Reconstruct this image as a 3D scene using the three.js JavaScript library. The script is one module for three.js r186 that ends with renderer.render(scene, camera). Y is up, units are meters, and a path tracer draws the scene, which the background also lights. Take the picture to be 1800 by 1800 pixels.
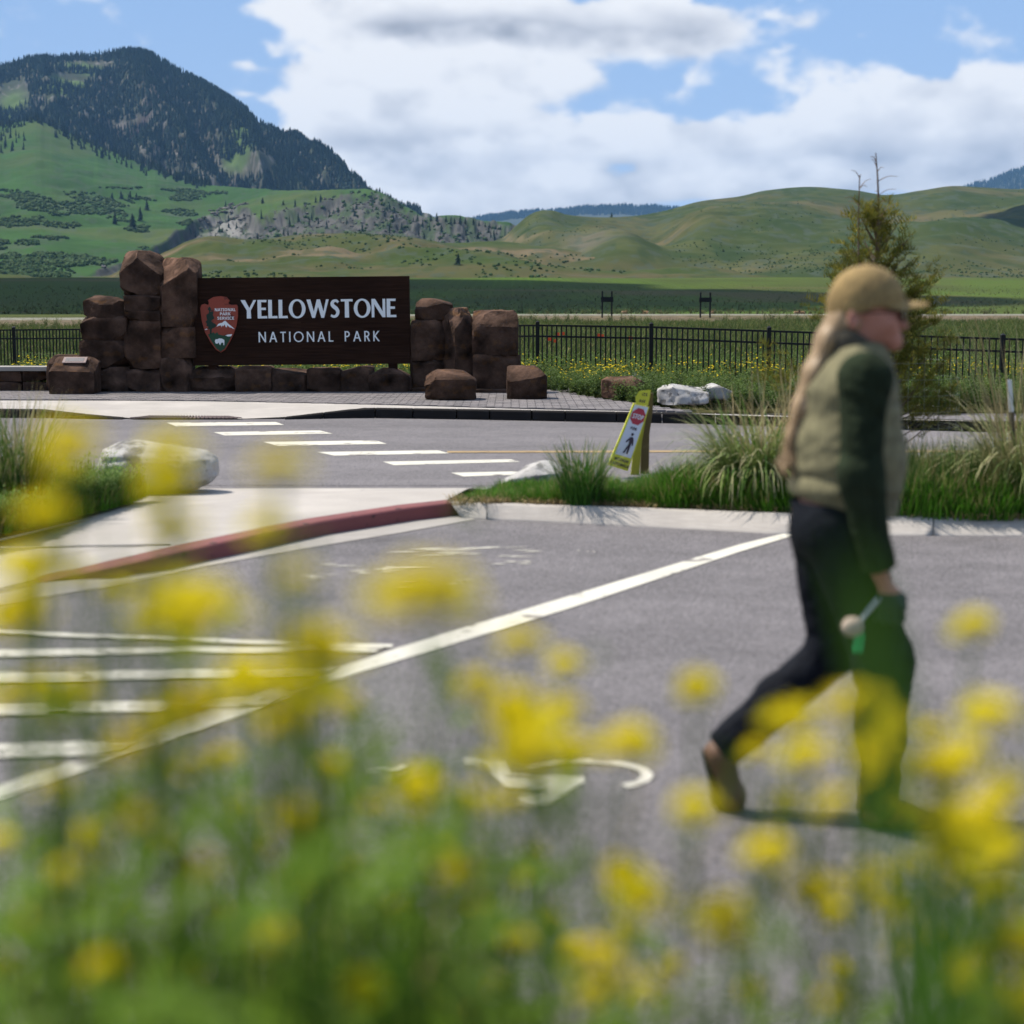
import * as THREE from 'three';
import { mergeGeometries, mergeVertices, toCreasedNormals } from 'three/addons/utils/BufferGeometryUtils.js';
import { RoundedBoxGeometry } from 'three/addons/geometries/RoundedBoxGeometry.js';
import { TextGeometry } from 'three/addons/geometries/TextGeometry.js';
import { FontLoader } from 'three/addons/loaders/FontLoader.js';

// ---------------------------------------------------------------- camera, sky, sun, exposure
const scene = new THREE.Scene();
const F = 3000, PITCH = Math.atan(376 / 3000), EYE = 1.58;        // focal length in pixels of the 1800-pixel photograph
const camera = new THREE.PerspectiveCamera(2 * Math.atan(900 / F) * 180 / Math.PI, 1, 0.05, 30000);
camera.position.set(0, EYE, 0);
camera.rotation.x = -PITCH;
camera.focus = 34;
camera.userData.fStop = 2.1;
scene.add(camera);

const renderer = new THREE.WebGLRenderer({ antialias: true });
renderer.setSize(1024, 1024);
renderer.toneMapping = THREE.LinearToneMapping;
renderer.toneMappingExposure = 1.4;
renderer.shadowMap.enabled = true;

const SUN = new THREE.Vector3(-0.62, 1.15, -0.36).normalize();     // towards the sun: high, behind the sign and to the left
const sun = new THREE.DirectionalLight(new THREE.Color(1.0, 0.935, 0.84), 4.9);
sun.position.copy(SUN).multiplyScalar(120);
sun.castShadow = true;
Object.assign(sun.shadow.camera, { left: -45, right: 45, top: 45, bottom: -45, near: 1, far: 400 });
sun.shadow.mapSize.set(4096, 4096);
scene.add(sun, sun.target);
scene.fog = new THREE.FogExp2(new THREE.Color(0.28, 0.57, 1.0), 0.00005);

// ---------------------------------------------------------------- random numbers and noise
function rng(seed) { let a = seed >>> 0; return () => { a = (a + 0x6D2B79F5) >>> 0; let t = Math.imul(a ^ (a >>> 15), 1 | a); t = (t + Math.imul(t ^ (t >>> 7), 61 | t)) ^ t; return ((t ^ (t >>> 14)) >>> 0) / 4294967296; }; }
const clamp = (x, a = 0, b = 1) => x < a ? a : x > b ? b : x;
const lerp = (a, b, t) => a + (b - a) * t;
const smooth = (a, b, x) => { const t = clamp((x - a) / (b - a)); return t * t * (3 - 2 * t); };
function hash3(x, y, z) { let h = Math.imul(x, 374761393) + Math.imul(y, 668265263) + Math.imul(z, 1274126177) | 0; h = Math.imul(h ^ (h >>> 13), 1274126177); return ((h ^ (h >>> 16)) >>> 0) / 4294967296; }
function vnoise(x, y, z = 0) {                                       // -1..1
  const xi = Math.floor(x), yi = Math.floor(y), zi = Math.floor(z);
  let fx = x - xi, fy = y - yi, fz = z - zi;
  fx = fx * fx * (3 - 2 * fx); fy = fy * fy * (3 - 2 * fy); fz = fz * fz * (3 - 2 * fz);
  const L = (dz) => lerp(lerp(hash3(xi, yi, zi + dz), hash3(xi + 1, yi, zi + dz), fx), lerp(hash3(xi, yi + 1, zi + dz), hash3(xi + 1, yi + 1, zi + dz), fx), fy);
  return (fz === 0 ? L(0) : lerp(L(0), L(1), fz)) * 2 - 1;
}
function fbm(x, y, z = 0, oct = 4) { let s = 0, a = 0.5, n = 0; for (let i = 0; i < oct; i++) { s += a * vnoise(x, y, z); n += a; a *= 0.5; x = x * 2.03 + 17.1; y = y * 2.03 - 9.7; z *= 2.03; } return s / n; }
function pnoise(x, y, period, seed = 0) {                             // periodic, for tiling textures
  const xi = Math.floor(x), yi = Math.floor(y), m = (k) => ((k % period) + period) % period;
  let fx = x - xi, fy = y - yi; fx = fx * fx * (3 - 2 * fx); fy = fy * fy * (3 - 2 * fy);
  const h = (i, j) => hash3(m(i), m(j), seed);
  return lerp(lerp(h(xi, yi), h(xi + 1, yi), fx), lerp(h(xi, yi + 1), h(xi + 1, yi + 1), fx), fy) * 2 - 1;
}
function pfbm(u, v, base, oct, seed = 0) { let s = 0, a = 0.5, n = 0, p = base; for (let i = 0; i < oct; i++) { s += a * pnoise(u * p, v * p, p, seed + i * 7); n += a; a *= 0.5; p *= 2; } return s / n; }

// ---------------------------------------------------------------- from a photograph's pixel to a place
const cp = Math.cos(PITCH), sp = Math.sin(PITCH);
function ray(px, py) { const dx = (px - 900) / F, dy = (900 - py) / F; return [dx, dy * cp - sp, -dy * sp - cp]; }
function P(px, py, depth) { const [x, y, z] = ray(px, py), t = depth / -z; return new THREE.Vector3(x * t, EYE + y * t, -depth); }
function G(px, py, h = 0) { const [x, y, z] = ray(px, py), t = (h - EYE) / y; return new THREE.Vector3(x * t, h, z * t); }
function curve(pts) {                                                 // smooth interpolation through [x, y] pairs
  return (x) => {
    let i = 0; while (i < pts.length - 2 && x > pts[i + 1][0]) i++;
    const p0 = pts[Math.max(0, i - 1)], p1 = pts[i], p2 = pts[i + 1], p3 = pts[Math.min(pts.length - 1, i + 2)];
    const w = p2[0] - p1[0], t = clamp((x - p1[0]) / w);
    const m1 = (p2[1] - p0[1]) / (p2[0] - p0[0] || 1) * w, m2 = (p3[1] - p1[1]) / (p3[0] - p1[0] || 1) * w;
    const t2 = t * t, t3 = t2 * t;
    return (2 * t3 - 3 * t2 + 1) * p1[1] + (t3 - 2 * t2 + t) * m1 + (-2 * t3 + 3 * t2) * p2[1] + (t3 - t2) * m2;
  };
}

// ---------------------------------------------------------------- the sky: air and clouds in an equirectangular texture
{
  const W = 4096, H = 2048, data = new Float32Array(W * H * 4), EXP = 1.4;
  // clouds of the view: direction (in photograph pixels), half width, half height, strength
  const blobs = [
    [760, 30, 330, 52, 1.25], [1100, 45, 250, 62, 1.25], [600, 15, 170, 40, 0.95], [1390, 30, 70, 28, 0.5],
    [760, 120, 250, 70, 1.05], [700, 200, 190, 75, 1.25], [600, 225, 95, 70, 1.0], [900, 150, 130, 50, 0.7], [560, 110, 160, 32, 0.6], [400, 108, 80, 13, 0.35], [1000, 150, 120, 40, 0.55],
    [780, 300, 280, 70, 1.3], [640, 330, 190, 45, 1.2], [950, 255, 200, 48, 1.0], [1150, 260, 230, 58, 1.1], [1330, 250, 190, 62, 1.2],
    [1560, 200, 150, 68, 1.25], [1720, 195, 190, 68, 1.25], [1500, 260, 260, 60, 1.25], [1750, 265, 260, 60, 1.25], [2000, 210, 200, 90, 1.1], [1000, 335, 320, 30, 1.15], [1350, 315, 330, 42, 1.2], [1700, 320, 240, 40, 1.05], [1200, 120, 30, 45, 0.35], [1372, 78, 35, 14, 0.35], [1500, 62, 40, 6, 0.3], [440, 172, 25, 7, 0.3],
  ];
  const holes = [[1080, 285, 150, 18, 0.75], [1010, 235, 45, 25, 0.25], [470, 200, 60, 40, 0.4]];
  const sunAz = Math.atan2(SUN.z, SUN.x);
  for (let j = 0; j < H; j++) {
    const el = ((j + 0.5) / H - 0.5) * Math.PI;
    for (let i = 0; i < W; i++) {
      const o = (j * W + i) * 4; data[o + 3] = 1;
      if (el < 0) { data[o] = 0.2; data[o + 1] = 0.22; data[o + 2] = 0.18; continue; }
      const az = ((i + 0.5) / W - 0.5) * 2 * Math.PI, dx = Math.cos(el) * Math.cos(az), dy = Math.sin(el), dz = Math.cos(el) * Math.sin(az);
      // clear air: deeper blue overhead, pale at the horizon
      const t = Math.pow(clamp(dy), 0.5), g = Math.exp(-dy * 9);
      let r = lerp(0.4, 0.14, t) + 0.26 * g, gg = lerp(0.63, 0.32, t) + 0.18 * g, b = lerp(0.98, 0.7, t) + 0.03 * g;
      // cloud cover
      let px = 0, py = 0, inView = 0, den = 0, sh = 0, thick = 0;
      if (dz < -0.2) { const fy = dy * cp - dz * sp, fz = dy * sp + dz * cp; px = 900 + dx / -fz * F; py = 900 - fy / -fz * F; inView = smooth(1250, 850, Math.abs(px - 900)) * smooth(-420, -120, py); }
      const wob = fbm(dx * 9, dy * 20, dz * 9, 4), fine = fbm(dx * 30 + 5, dy * 55, dz * 30, 6);
      if (inView > 0) {
        const puff = 1 - Math.abs(fbm(dx * 22 + 40, dy * 40 + 7, dz * 22, 5)) * 2.2;                 // billows
        const qx = px + wob * 60 + fine * 40, qy = py + fbm(dx * 14 + 31, dy * 26, dz * 14, 4) * 40 + fine * 26;
        const cover = (x, y) => { let c = 0; for (const [bx, by, w, h, s] of blobs) { const u = (x - bx) / w, v = (y - by) / h, q = u * u + v * v; if (q < 3) c += s * Math.exp(-q * 1.6); } for (const [bx, by, w, h, s] of holes) { const u = (x - bx) / w, v = (y - by) / h, q = u * u + v * v; if (q < 5) c -= s * Math.exp(-q); } return c; };
        const c = cover(qx, qy), above = cover(qx - 12, qy - 34);
        den = inView * (c + fine * 0.85 + wob * 0.1 + puff * 0.2 - 0.08); thick = c;
        const grey = clamp(1 - Math.abs(qy - 52) / 48) * 0.7 * smooth(560, 700, qx) * smooth(1320, 1180, qx) + clamp(1 - Math.abs(qy - 285) / 42) * 0.32 * smooth(1250, 1450, qx) + clamp(1 - Math.abs(qy - 240) / 32) * 0.22 * smooth(480, 600, qx) * smooth(1000, 800, qx) + clamp(1 - Math.abs(qy - 318) / 20) * 0.12;
        sh += inView * clamp(0.04 + grey + 0.2 * clamp(above - 0.9) + (above > c ? 0.16 * clamp(above - c) : 0) - fine * 0.75 - (puff - 0.5) * 0.22);
      }
      const far = 1 - inView;                                          // the same broken cloud everywhere else
      if (far > 0) {
        const k = 1 / (dy + 0.16), n = fbm(dx * k * 1.3 + 3.1, dz * k * 1.3 - 1.7, 0.37, 6) + 0.16 * fine;
        den += far * clamp((n + 0.14) * 3.2, 0, 2); sh += far * clamp(0.3 + n * 0.5 - fine * 0.4);
      }
      const a = smooth(0.22, 0.62, den);
      if (a > 0) {
        const w = lerp(1.0, 0.46, clamp(sh)), low = Math.exp(-dy * 14);
        r = lerp(r, w * lerp(0.99, 0.93, sh) - low * 0.05, a); gg = lerp(gg, w * lerp(1, 0.99, sh) - low * 0.03, a); b = lerp(b, w * lerp(1.02, 1.13, sh), a);
      }
      const sd = dx * SUN.x + dy * SUN.y + dz * SUN.z, glow = 0.25 * Math.exp((sd - 1) * 14);
      data[o] = (r + glow) / EXP; data[o + 1] = (gg + glow) / EXP; data[o + 2] = (b + glow) / EXP;
    }
  }
  const sky = new THREE.DataTexture(data, W, H, THREE.RGBAFormat, THREE.FloatType);
  sky.mapping = THREE.EquirectangularReflectionMapping;
  sky.magFilter = THREE.LinearFilter; sky.minFilter = THREE.LinearFilter; sky.needsUpdate = true;
  scene.background = sky; scene.environment = sky;
}

// ---------------------------------------------------------------- textures and materials
function tex(size, fn, { srgb = true, sizeY = size } = {}) {          // fn(u, v) -> value or [r, g, b], 0..1
  const d = new Uint8Array(size * sizeY * 4);
  for (let j = 0; j < sizeY; j++) for (let i = 0; i < size; i++) {
    let c = fn((i + 0.5) / size, (j + 0.5) / sizeY); if (typeof c === 'number') c = [c, c, c];
    const o = (j * size + i) * 4; for (let k = 0; k < 3; k++) d[o + k] = clamp(c[k]) * 255; d[o + 3] = 255;
  }
  const t = new THREE.DataTexture(d, size, sizeY, THREE.RGBAFormat);
  t.wrapS = t.wrapT = THREE.RepeatWrapping; t.magFilter = THREE.LinearFilter; t.minFilter = THREE.LinearMipmapLinearFilter; t.generateMipmaps = true;
  if (srgb) t.colorSpace = THREE.SRGBColorSpace; t.needsUpdate = true; return t;
}
const rep = (t, k, k2 = k) => { const c = t.clone(); c.repeat.set(k, k2); c.needsUpdate = true; return c; };
const rT = rng(5);
const speck = new Float32Array(1024 * 1024); for (let i = 0; i < speck.length; i++) speck[i] = rT();
const speckAt = (u, v, k) => speck[(Math.floor(v * k) % 1024) * 1024 + Math.floor(u * k) % 1024];
const T = {
  asphalt: tex(1024, (u, v) => { const s = speckAt(u, v, 320), q = speckAt(u + 0.37, v, 200); const a = 0.80 + 0.08 * pfbm(u, v, 6, 4) + (s - 0.5) * 0.34 + (q > 0.8 ? 0.2 : q < 0.16 ? -0.26 : 0); return [a, a * 0.99, a * 1.0]; }),
  asphaltBump: tex(512, (u, v) => 0.5 + (speckAt(u, v, 320) - 0.5) * 0.8 + 0.1 * pfbm(u, v, 8, 3), { srgb: false }),
  concrete: tex(1024, (u, v) => { const a = 0.88 + 0.09 * pfbm(u, v, 4, 6, 3) + 0.035 * pnoise(u * 6, v * 256, 256, 9) + (speckAt(u, v, 512) - 0.5) * 0.07; return [a, a * 0.985, a * 0.965]; }),
  basalt: tex(512, (u, v) => { const a = 0.66 + 0.42 * pfbm(u, v, 5, 6, 11) + (speckAt(u, v, 256) - 0.5) * 0.16, l = smooth(0.32, 0.5, pfbm(u, v, 6, 4, 40)); return [a + l * 0.12, a * 0.93 + l * 0.07, a * 0.88 - l * 0.02]; }),
  rough: tex(512, (u, v) => 0.5 + 0.42 * pfbm(u, v, 5, 7, 21), { srgb: false }),
  granite: tex(512, (u, v) => { const a = 0.84 + 0.16 * pfbm(u, v, 4, 5, 51) + (speckAt(u, v, 256) - 0.5) * 0.14 - smooth(0.1, 0.5, pfbm(u, v, 9, 4, 61)) * 0.34; return [a, a * 0.985, a * 0.97]; }),
  wood: tex(1024, (u, v) => { const a = 0.72 + 0.09 * pnoise(u * 5 + 1.2 * pnoise(u * 4, v * 8, 8, 5), v * 128, 128, 3) + 0.08 * pnoise(u * 12, v * 256, 256, 4) + 0.1 * pfbm(u, v, 3, 4, 8); return [a, a * 0.9, a * 0.84]; }, { sizeY: 512 }),
  fleece: tex(256, (u, v) => 0.72 + 0.22 * pfbm(u, v, 24, 3, 71) + 0.1 * pfbm(u, v, 4, 3, 72)),
  cloth: tex(256, (u, v) => 0.78 + 0.12 * pnoise(u * 128, v * 16, 128, 73) + 0.12 * pfbm(u, v, 4, 4, 74)),
  soil: tex(512, (u, v) => { const a = 0.66 + 0.3 * pfbm(u, v, 6, 6, 81); return [a, a * 0.9, a * 0.78]; }),
  field: tex(1024, (u, v) => { const a = 0.72 + 0.22 * pfbm(u, v, 8, 7, 91) + (speckAt(u, v, 512) - 0.5) * 0.22; return [a * 1.0, a, a * 0.9]; }),
  chips: tex(1024, (u, v) => { const e = pfbm(u, v, 40, 4, 131) + 0.5 * pfbm(u, v, 5, 4, 133) + (speckAt(u, v, 340) - 0.5) * 0.5; return e > 0.72 ? 0 : 1; }, { srgb: false }),
  worn: tex(512, (u, v) => { const a = 0.9 + 0.06 * pfbm(u, v, 5, 5, 95), w = smooth(0.28, 0.55, pfbm(u, v, 10, 5, 97)); return [a - w * 0.35, a * 0.99 - w * 0.36, a * 0.95 - w * 0.33]; }),
};
const C = (r, g, b) => new THREE.Color().setRGB(r, g, b);
function mat(color, o = {}) { return new THREE.MeshStandardMaterial({ color, roughness: 0.9, side: THREE.DoubleSide, ...o }); }
const phys = (o) => new THREE.MeshPhysicalMaterial({ color: C(1, 1, 1), vertexColors: true, roughness: 1, specularIntensity: 0.12, side: THREE.DoubleSide, ...o });
const M = {
  asphalt: mat(C(0.2, 0.187, 0.187), { map: T.asphalt, bumpMap: T.asphaltBump, bumpScale: 0.003, vertexColors: true, roughness: 0.92 }),
  concrete: mat(C(0.47, 0.445, 0.42), { map: T.concrete, bumpMap: T.rough, bumpScale: 0.003 }),
  gutter: mat(C(0.37, 0.355, 0.335), { map: T.concrete, bumpMap: T.rough, bumpScale: 0.003 }),
  curbFar: phys({ color: C(0.026, 0.025, 0.026), vertexColors: false, map: T.concrete }),
  redCurb: mat(C(0.21, 0.056, 0.06), { map: T.worn, roughness: 0.75 }),
  paver: [C(0.2, 0.185, 0.19), C(0.235, 0.215, 0.22), C(0.17, 0.16, 0.165)].map((c) => mat(c, { map: T.concrete })),
  paint: mat(C(0.66, 0.645, 0.6), { map: T.worn, roughness: 0.8, alphaMap: T.chips, alphaTest: 0.5 }),
  paintYellow: mat(C(0.36, 0.25, 0.12), { map: T.worn, alphaMap: T.chips, alphaTest: 0.5, roughness: 0.75 }),
  warning: mat(C(0.1, 0.065, 0.06), { roughness: 0.6 }),
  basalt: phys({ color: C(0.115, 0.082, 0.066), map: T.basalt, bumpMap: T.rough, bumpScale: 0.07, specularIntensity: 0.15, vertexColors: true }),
  granite: mat(C(0.54, 0.535, 0.525), { map: T.granite, bumpMap: T.rough, bumpScale: 0.009 }),
  wood: phys({ color: C(0.05, 0.03, 0.021), vertexColors: false, specularIntensity: 0.15, map: T.wood, bumpMap: T.wood, bumpScale: 0.004, roughness: 0.85 }),
  letter: mat(C(0.72, 0.76, 0.76), { roughness: 0.6 }),
  fence: phys({ color: C(0.008, 0.008, 0.009), vertexColors: false, roughness: 0.5, specularIntensity: 0.4 }),
  field: phys({ map: T.field }),
  hill: phys({}),
  soil: mat(C(0.16, 0.125, 0.095), { map: T.soil, bumpMap: T.rough, bumpScale: 0.02 }),
  blade: phys({ roughness: 0.8, transmission: 0.35, thickness: 0, specularIntensity: 0.2 }),
  leaf: phys({ roughness: 0.85, transmission: 0.45, thickness: 0 }),
  bloom: phys({ roughness: 0.9, transmission: 0.5, thickness: 0 }),
  needle: phys({}),
  bark: mat(C(0.12, 0.085, 0.06), { bumpMap: T.rough, bumpScale: 0.01 }),
};

// ---------------------------------------------------------------- scene building helpers
const counts = {};
function numbered(name) { const n = counts[name] = (counts[name] ?? -1) + 1; return n ? `${name}_${String(n).padStart(3, '0')}` : name; }
function tag(o, label, category, group) { o.userData = { label, category }; if (group) o.userData.group = group; return o; }
function mesh(name, geo, m, parent) { const o = new THREE.Mesh(geo, m); o.name = name; o.castShadow = o.receiveShadow = true; parent?.add(o); return o; }
function thing(name, label, category, at = [0, 0, 0], group) { const o = new THREE.Group(); o.name = numbered(name); o.position.set(...(at.isVector3 ? at.toArray() : at)); tag(o, label, category, group); scene.add(o); return o; }
function struct(name, geo, m) { const o = mesh(numbered(name), geo, m, scene); o.userData = { kind: 'structure' }; return o; }
function stuff(o, label, category) { o.userData = { kind: 'stuff', label, category }; if (!o.parent) scene.add(o); return o; }
function geom(pos, idx, { uv, color } = {}) { const g = new THREE.BufferGeometry(); g.setAttribute('position', new THREE.Float32BufferAttribute(pos, 3)); if (idx) g.setIndex(idx); if (uv) g.setAttribute('uv', new THREE.Float32BufferAttribute(uv, 2)); if (color) g.setAttribute('color', new THREE.Float32BufferAttribute(color, 3)); g.computeVertexNormals(); return g; }
function boxUV(g, s = 1, ox = 0, oy = 0) {                             // uv in metres from the face's main axis
  const n = g.index ? g.toNonIndexed() : g; if (!n.attributes.normal) n.computeVertexNormals();
  const p = n.attributes.position, q = n.attributes.normal, uv = new Float32Array(p.count * 2);
  for (let i = 0; i < p.count; i += 3) {
    const ax = Math.abs(q.getX(i) + q.getX(i + 1) + q.getX(i + 2)), ay = Math.abs(q.getY(i) + q.getY(i + 1) + q.getY(i + 2)), az = Math.abs(q.getZ(i) + q.getZ(i + 1) + q.getZ(i + 2));
    for (let k = i; k < i + 3; k++) { const x = p.getX(k), y = p.getY(k), z = p.getZ(k), [u, v] = ay >= ax && ay >= az ? [x, z] : az >= ax ? [x, y] : [z, y]; uv[k * 2] = u * s + ox; uv[k * 2 + 1] = v * s + oy; }
  }
  n.setAttribute('uv', new THREE.BufferAttribute(uv, 2)); return n;
}
function white(g, c = [1, 1, 1]) { const n = g.attributes.position.count, a = new Float32Array(n * 3); for (let i = 0; i < n; i++) a.set(c, i * 3); g.setAttribute('color', new THREE.BufferAttribute(a, 3)); return g; }
function box(w, h, d, x = 0, y = 0, z = 0, r = 0) { const g = r ? new RoundedBoxGeometry(w, h, d, 2, r) : new THREE.BoxGeometry(w, h, d); g.translate(x, y, z); return g; }
function bar(a, b, ra, rb = ra, seg = 8) { const d = b.clone().sub(a), l = d.length(), g = new THREE.CylinderGeometry(rb, ra, l, seg, 1); g.translate(0, l / 2, 0); g.applyQuaternion(new THREE.Quaternion().setFromUnitVectors(new THREE.Vector3(0, 1, 0), d.normalize())); g.translate(a.x, a.y, a.z); return g; }
function sheet(poly, y, { cell = 0, scale = 1, color } = {}) {          // a flat polygon of [x, z] pairs
  const s = new THREE.Shape(poly.map(([x, z]) => new THREE.Vector2(x, -z))), g = new THREE.ShapeGeometry(s); g.rotateX(-Math.PI / 2); g.translate(0, y, 0);
  const p = g.attributes.position, uv = new Float32Array(p.count * 2); for (let i = 0; i < p.count; i++) { uv[i * 2] = p.getX(i) * scale; uv[i * 2 + 1] = p.getZ(i) * scale; } g.setAttribute('uv', new THREE.BufferAttribute(uv, 2)); return g;
}
const xz = (v) => [v.x, v.z];
const gp = (px, py, h = 0) => xz(G(px, py, h));
function gridSheet(x0, x1, z0, z1, step, hfn, cfn, uvs) {                // a grid with heights and colours
  const nx = Math.ceil((x1 - x0) / step), nz = Math.ceil((z1 - z0) / step), pos = [], uv = [], col = [], idx = [];
  for (let j = 0; j <= nz; j++) for (let i = 0; i <= nx; i++) { const x = lerp(x0, x1, i / nx), z = lerp(z0, z1, j / nz); pos.push(x, hfn(x, z), z); uv.push(x * uvs, z * uvs); col.push(...cfn(x, z)); }
  for (let j = 0; j < nz; j++) for (let i = 0; i < nx; i++) { const a = j * (nx + 1) + i; idx.push(a, a + nx + 1, a + 1, a + 1, a + nx + 1, a + nx + 2); }
  return geom(pos, idx, { uv, color: col });
}
// ---------------------------------------------------------------- the setting: field and hills
const GRASS = [0.082, 0.112, 0.03], GRASS2 = [0.055, 0.088, 0.026], OLIVE = [0.14, 0.125, 0.05], DRY = [0.21, 0.155, 0.1], SAGE = [0.05, 0.066, 0.045], ROCK = [0.2, 0.18, 0.165];
const mix3 = (a, b, t) => [lerp(a[0], b[0], t), lerp(a[1], b[1], t), lerp(a[2], b[2], t)];
const bankH = (x, z) => 0.36 * smooth(-2.5, -2.15, z) * smooth(2.2, 1.2, z) * smooth(5, 4, Math.abs(x));   // the planting bed the camera stands in
function plainY(x, z) {
  const d = -z; if (d < 150) return -0.03;
  const dd = Math.min(d, 720), py = 552.5 - 64 * smooth(150, 720, dd) - (x / Math.max(d, 1) < -0.18 ? 0 : 0);
  const y = P(900, py, dd).y;
  return d <= 720 ? lerp(-0.03, y, smooth(150, 175, d)) : y;
}
{
  const az = []; for (let px = -1200; px <= 3000; px += 10) az.push(Math.atan((px - 900) / F));
  const a0 = az[0], a1 = az[az.length - 1], rest = 40; for (let i = 1; i < rest; i++) az.push(a1 + (2 * Math.PI - (a1 - a0)) * i / rest);
  const rad = [0.01]; for (let r = 1; r < 4200; r *= 1.032) rad.push(r);
  const pos = [], col = [], uv = [], idx = [], n = az.length;
  for (const r of rad) for (const a of az) {
    const x = Math.sin(a) * r, z = -Math.cos(a) * r, y = plainY(x, z) + (-z > 185 ? 0.5 * fbm(x / 60, z / 60, 0, 3) * smooth(185, 300, -z) : 0);
    pos.push(x, y, z); uv.push(x / 6, z / 6);
    const big = fbm(x / 22, z / 14, 3, 4), mid = fbm(x / 90, z / 55, 8, 4), d = -z;
    let c = mix3(GRASS, GRASS2, clamp(0.5 + big * 1.4)); c = mix3(c, OLIVE, clamp(mid * 1.6 + 0.06) * 0.75);
    if (d > 150) { c = mix3(c, mix3([0.08, 0.135, 0.022], [0.115, 0.2, 0.028], smooth(-60, 10, x)), clamp(0.7 + fbm(x / 30, z / 90, 5, 4))); const dry = smooth(0.25, 0.45, fbm(x / 80, z / 45, 12, 4)); c = mix3(c, DRY, dry * 0.55); c = mix3(c, OLIVE, smooth(20, 90, x) * 0.45 * (0.6 + big)); }
    if (d < 32) c = mix3(c, [0.15, 0.12, 0.09], 0.5);
    col.push(...c);
  }
  const m = rad.length;
  for (let j = 0; j < m - 1; j++) for (let i = 0; i < n; i++) { const k = (i + 1) % n, a = j * n + i, b = j * n + k; idx.push(a, b, a + n, b, b + n, a + n); }
  struct('ground', geom(pos, idx, { uv, color: col }), M.field);
}
const hillAt = {};
function hill(name, o) {
  const { key, px0 = -500, px1 = 2300, cols = 500, rows = 120, back = 14, near, far, foot, crest, relief = 0, rs = 100, rough = 0, shape = (t) => Math.sin(t * Math.PI / 2), color, reliefFn, crestNoise = 0 } = o;
  const at = (px, t) => {
    const tt = Math.min(t, 1), d0 = near(px), d1 = far(px), d = lerp(d0, d1, t), py = lerp(foot(px), crest(px) + crestNoise * fbm(px / 16, 3.3, d1 * 0.01, 3), shape(tt, px)), p = P(px, py, lerp(d0, d1, tt));
    if (t > 1) { p.x *= d / d1; p.z = -d; p.y -= (t - 1) * (d1 - d0) * 0.5 + (t - 1) * (t - 1) * (d1 - d0) * 0.3; }
    const env = Math.max(0, Math.sin(tt * Math.PI)) ** 0.7;
    const n = fbm(p.x / rs, p.z / rs, 1.7, 5);
    p.y += env * (relief * n + (reliefFn ? reliefFn(px, tt, p) : 0)) + rough * env * fbm(p.x / (rs * 0.12), p.y / (rs * 0.08), p.z / (rs * 0.12), 4);
    return p;
  };
  const pos = [], col = [], idx = [], T1 = 1.6, all = rows + back;
  for (let j = 0; j <= all; j++) { const t = j <= rows ? j / rows : 1 + (j - rows) / back * (T1 - 1); for (let i = 0; i <= cols; i++) { const px = lerp(px0, px1, i / cols), p = at(px, t); pos.push(p.x, p.y, p.z); col.push(...color(px, Math.min(t, 1), p, lerp(foot(px), crest(px), shape(Math.min(t, 1), px)))); } }
  const w = cols + 1; for (let j = 0; j < all; j++) for (let i = 0; i < cols; i++) { const a = j * w + i; idx.push(a, a + 1, a + w, a + 1, a + w + 1, a + w); }
  hillAt[o.key] = at;
  return struct(name, geom(pos, idx, { color: col }), M.hill);
}
const K = (v) => () => v;
// the low hills just behind the sign
const crest1 = curve([[-500, 500], [0, 492], [200, 484], [255, 474], [290, 457], [340, 437], [380, 428], [450, 424], [520, 413], [600, 412], [650, 419], [720, 424], [800, 427], [870, 424], [950, 432], [1030, 445], [1120, 462], [1250, 476], [1500, 492], [2300, 505]]);
hill('hill', { key: 'near',
  px0: -150, px1: 1750, cols: 760, rows: 110, near: K(690), far: K(1050), foot: K(496), crest: crest1, relief: 11, rs: 95, rough: 1.1, shape: (t) => 1 - (1 - t) ** 1.5,
  reliefFn: (px, t, p) => 7 * Math.sin(px / 62 + 3 * t + 2 * fbm(px / 120, t * 3, 0, 2)) * t,
  color: (px, t, p) => { const a = fbm(p.x / 45, p.z / 45, 2, 5), b = fbm(p.x / 20, p.z / 60, 9, 4), f = fbm(p.x / 5, p.z / 9, 4, 3); let c = mix3([0.052, 0.064, 0.017], [0.036, 0.056, 0.013], clamp(0.5 + b)); c = mix3(c, [0.078, 0.066, 0.03], clamp(0.4 + a * 1.4)); c = mix3(c, DRY, smooth(0.12, 0.45, a + 0.25 * b) * 0.3 * smooth(0.15, 0.4, t)); c = mix3(c, [0.028, 0.046, 0.013], smooth(0.08, 0.35, fbm(p.x / 7, p.z / 16, 6, 4)) * 0.5); return mix3(c, SAGE, smooth(0.28, 0.42, f) * 0.6); },
});
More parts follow.
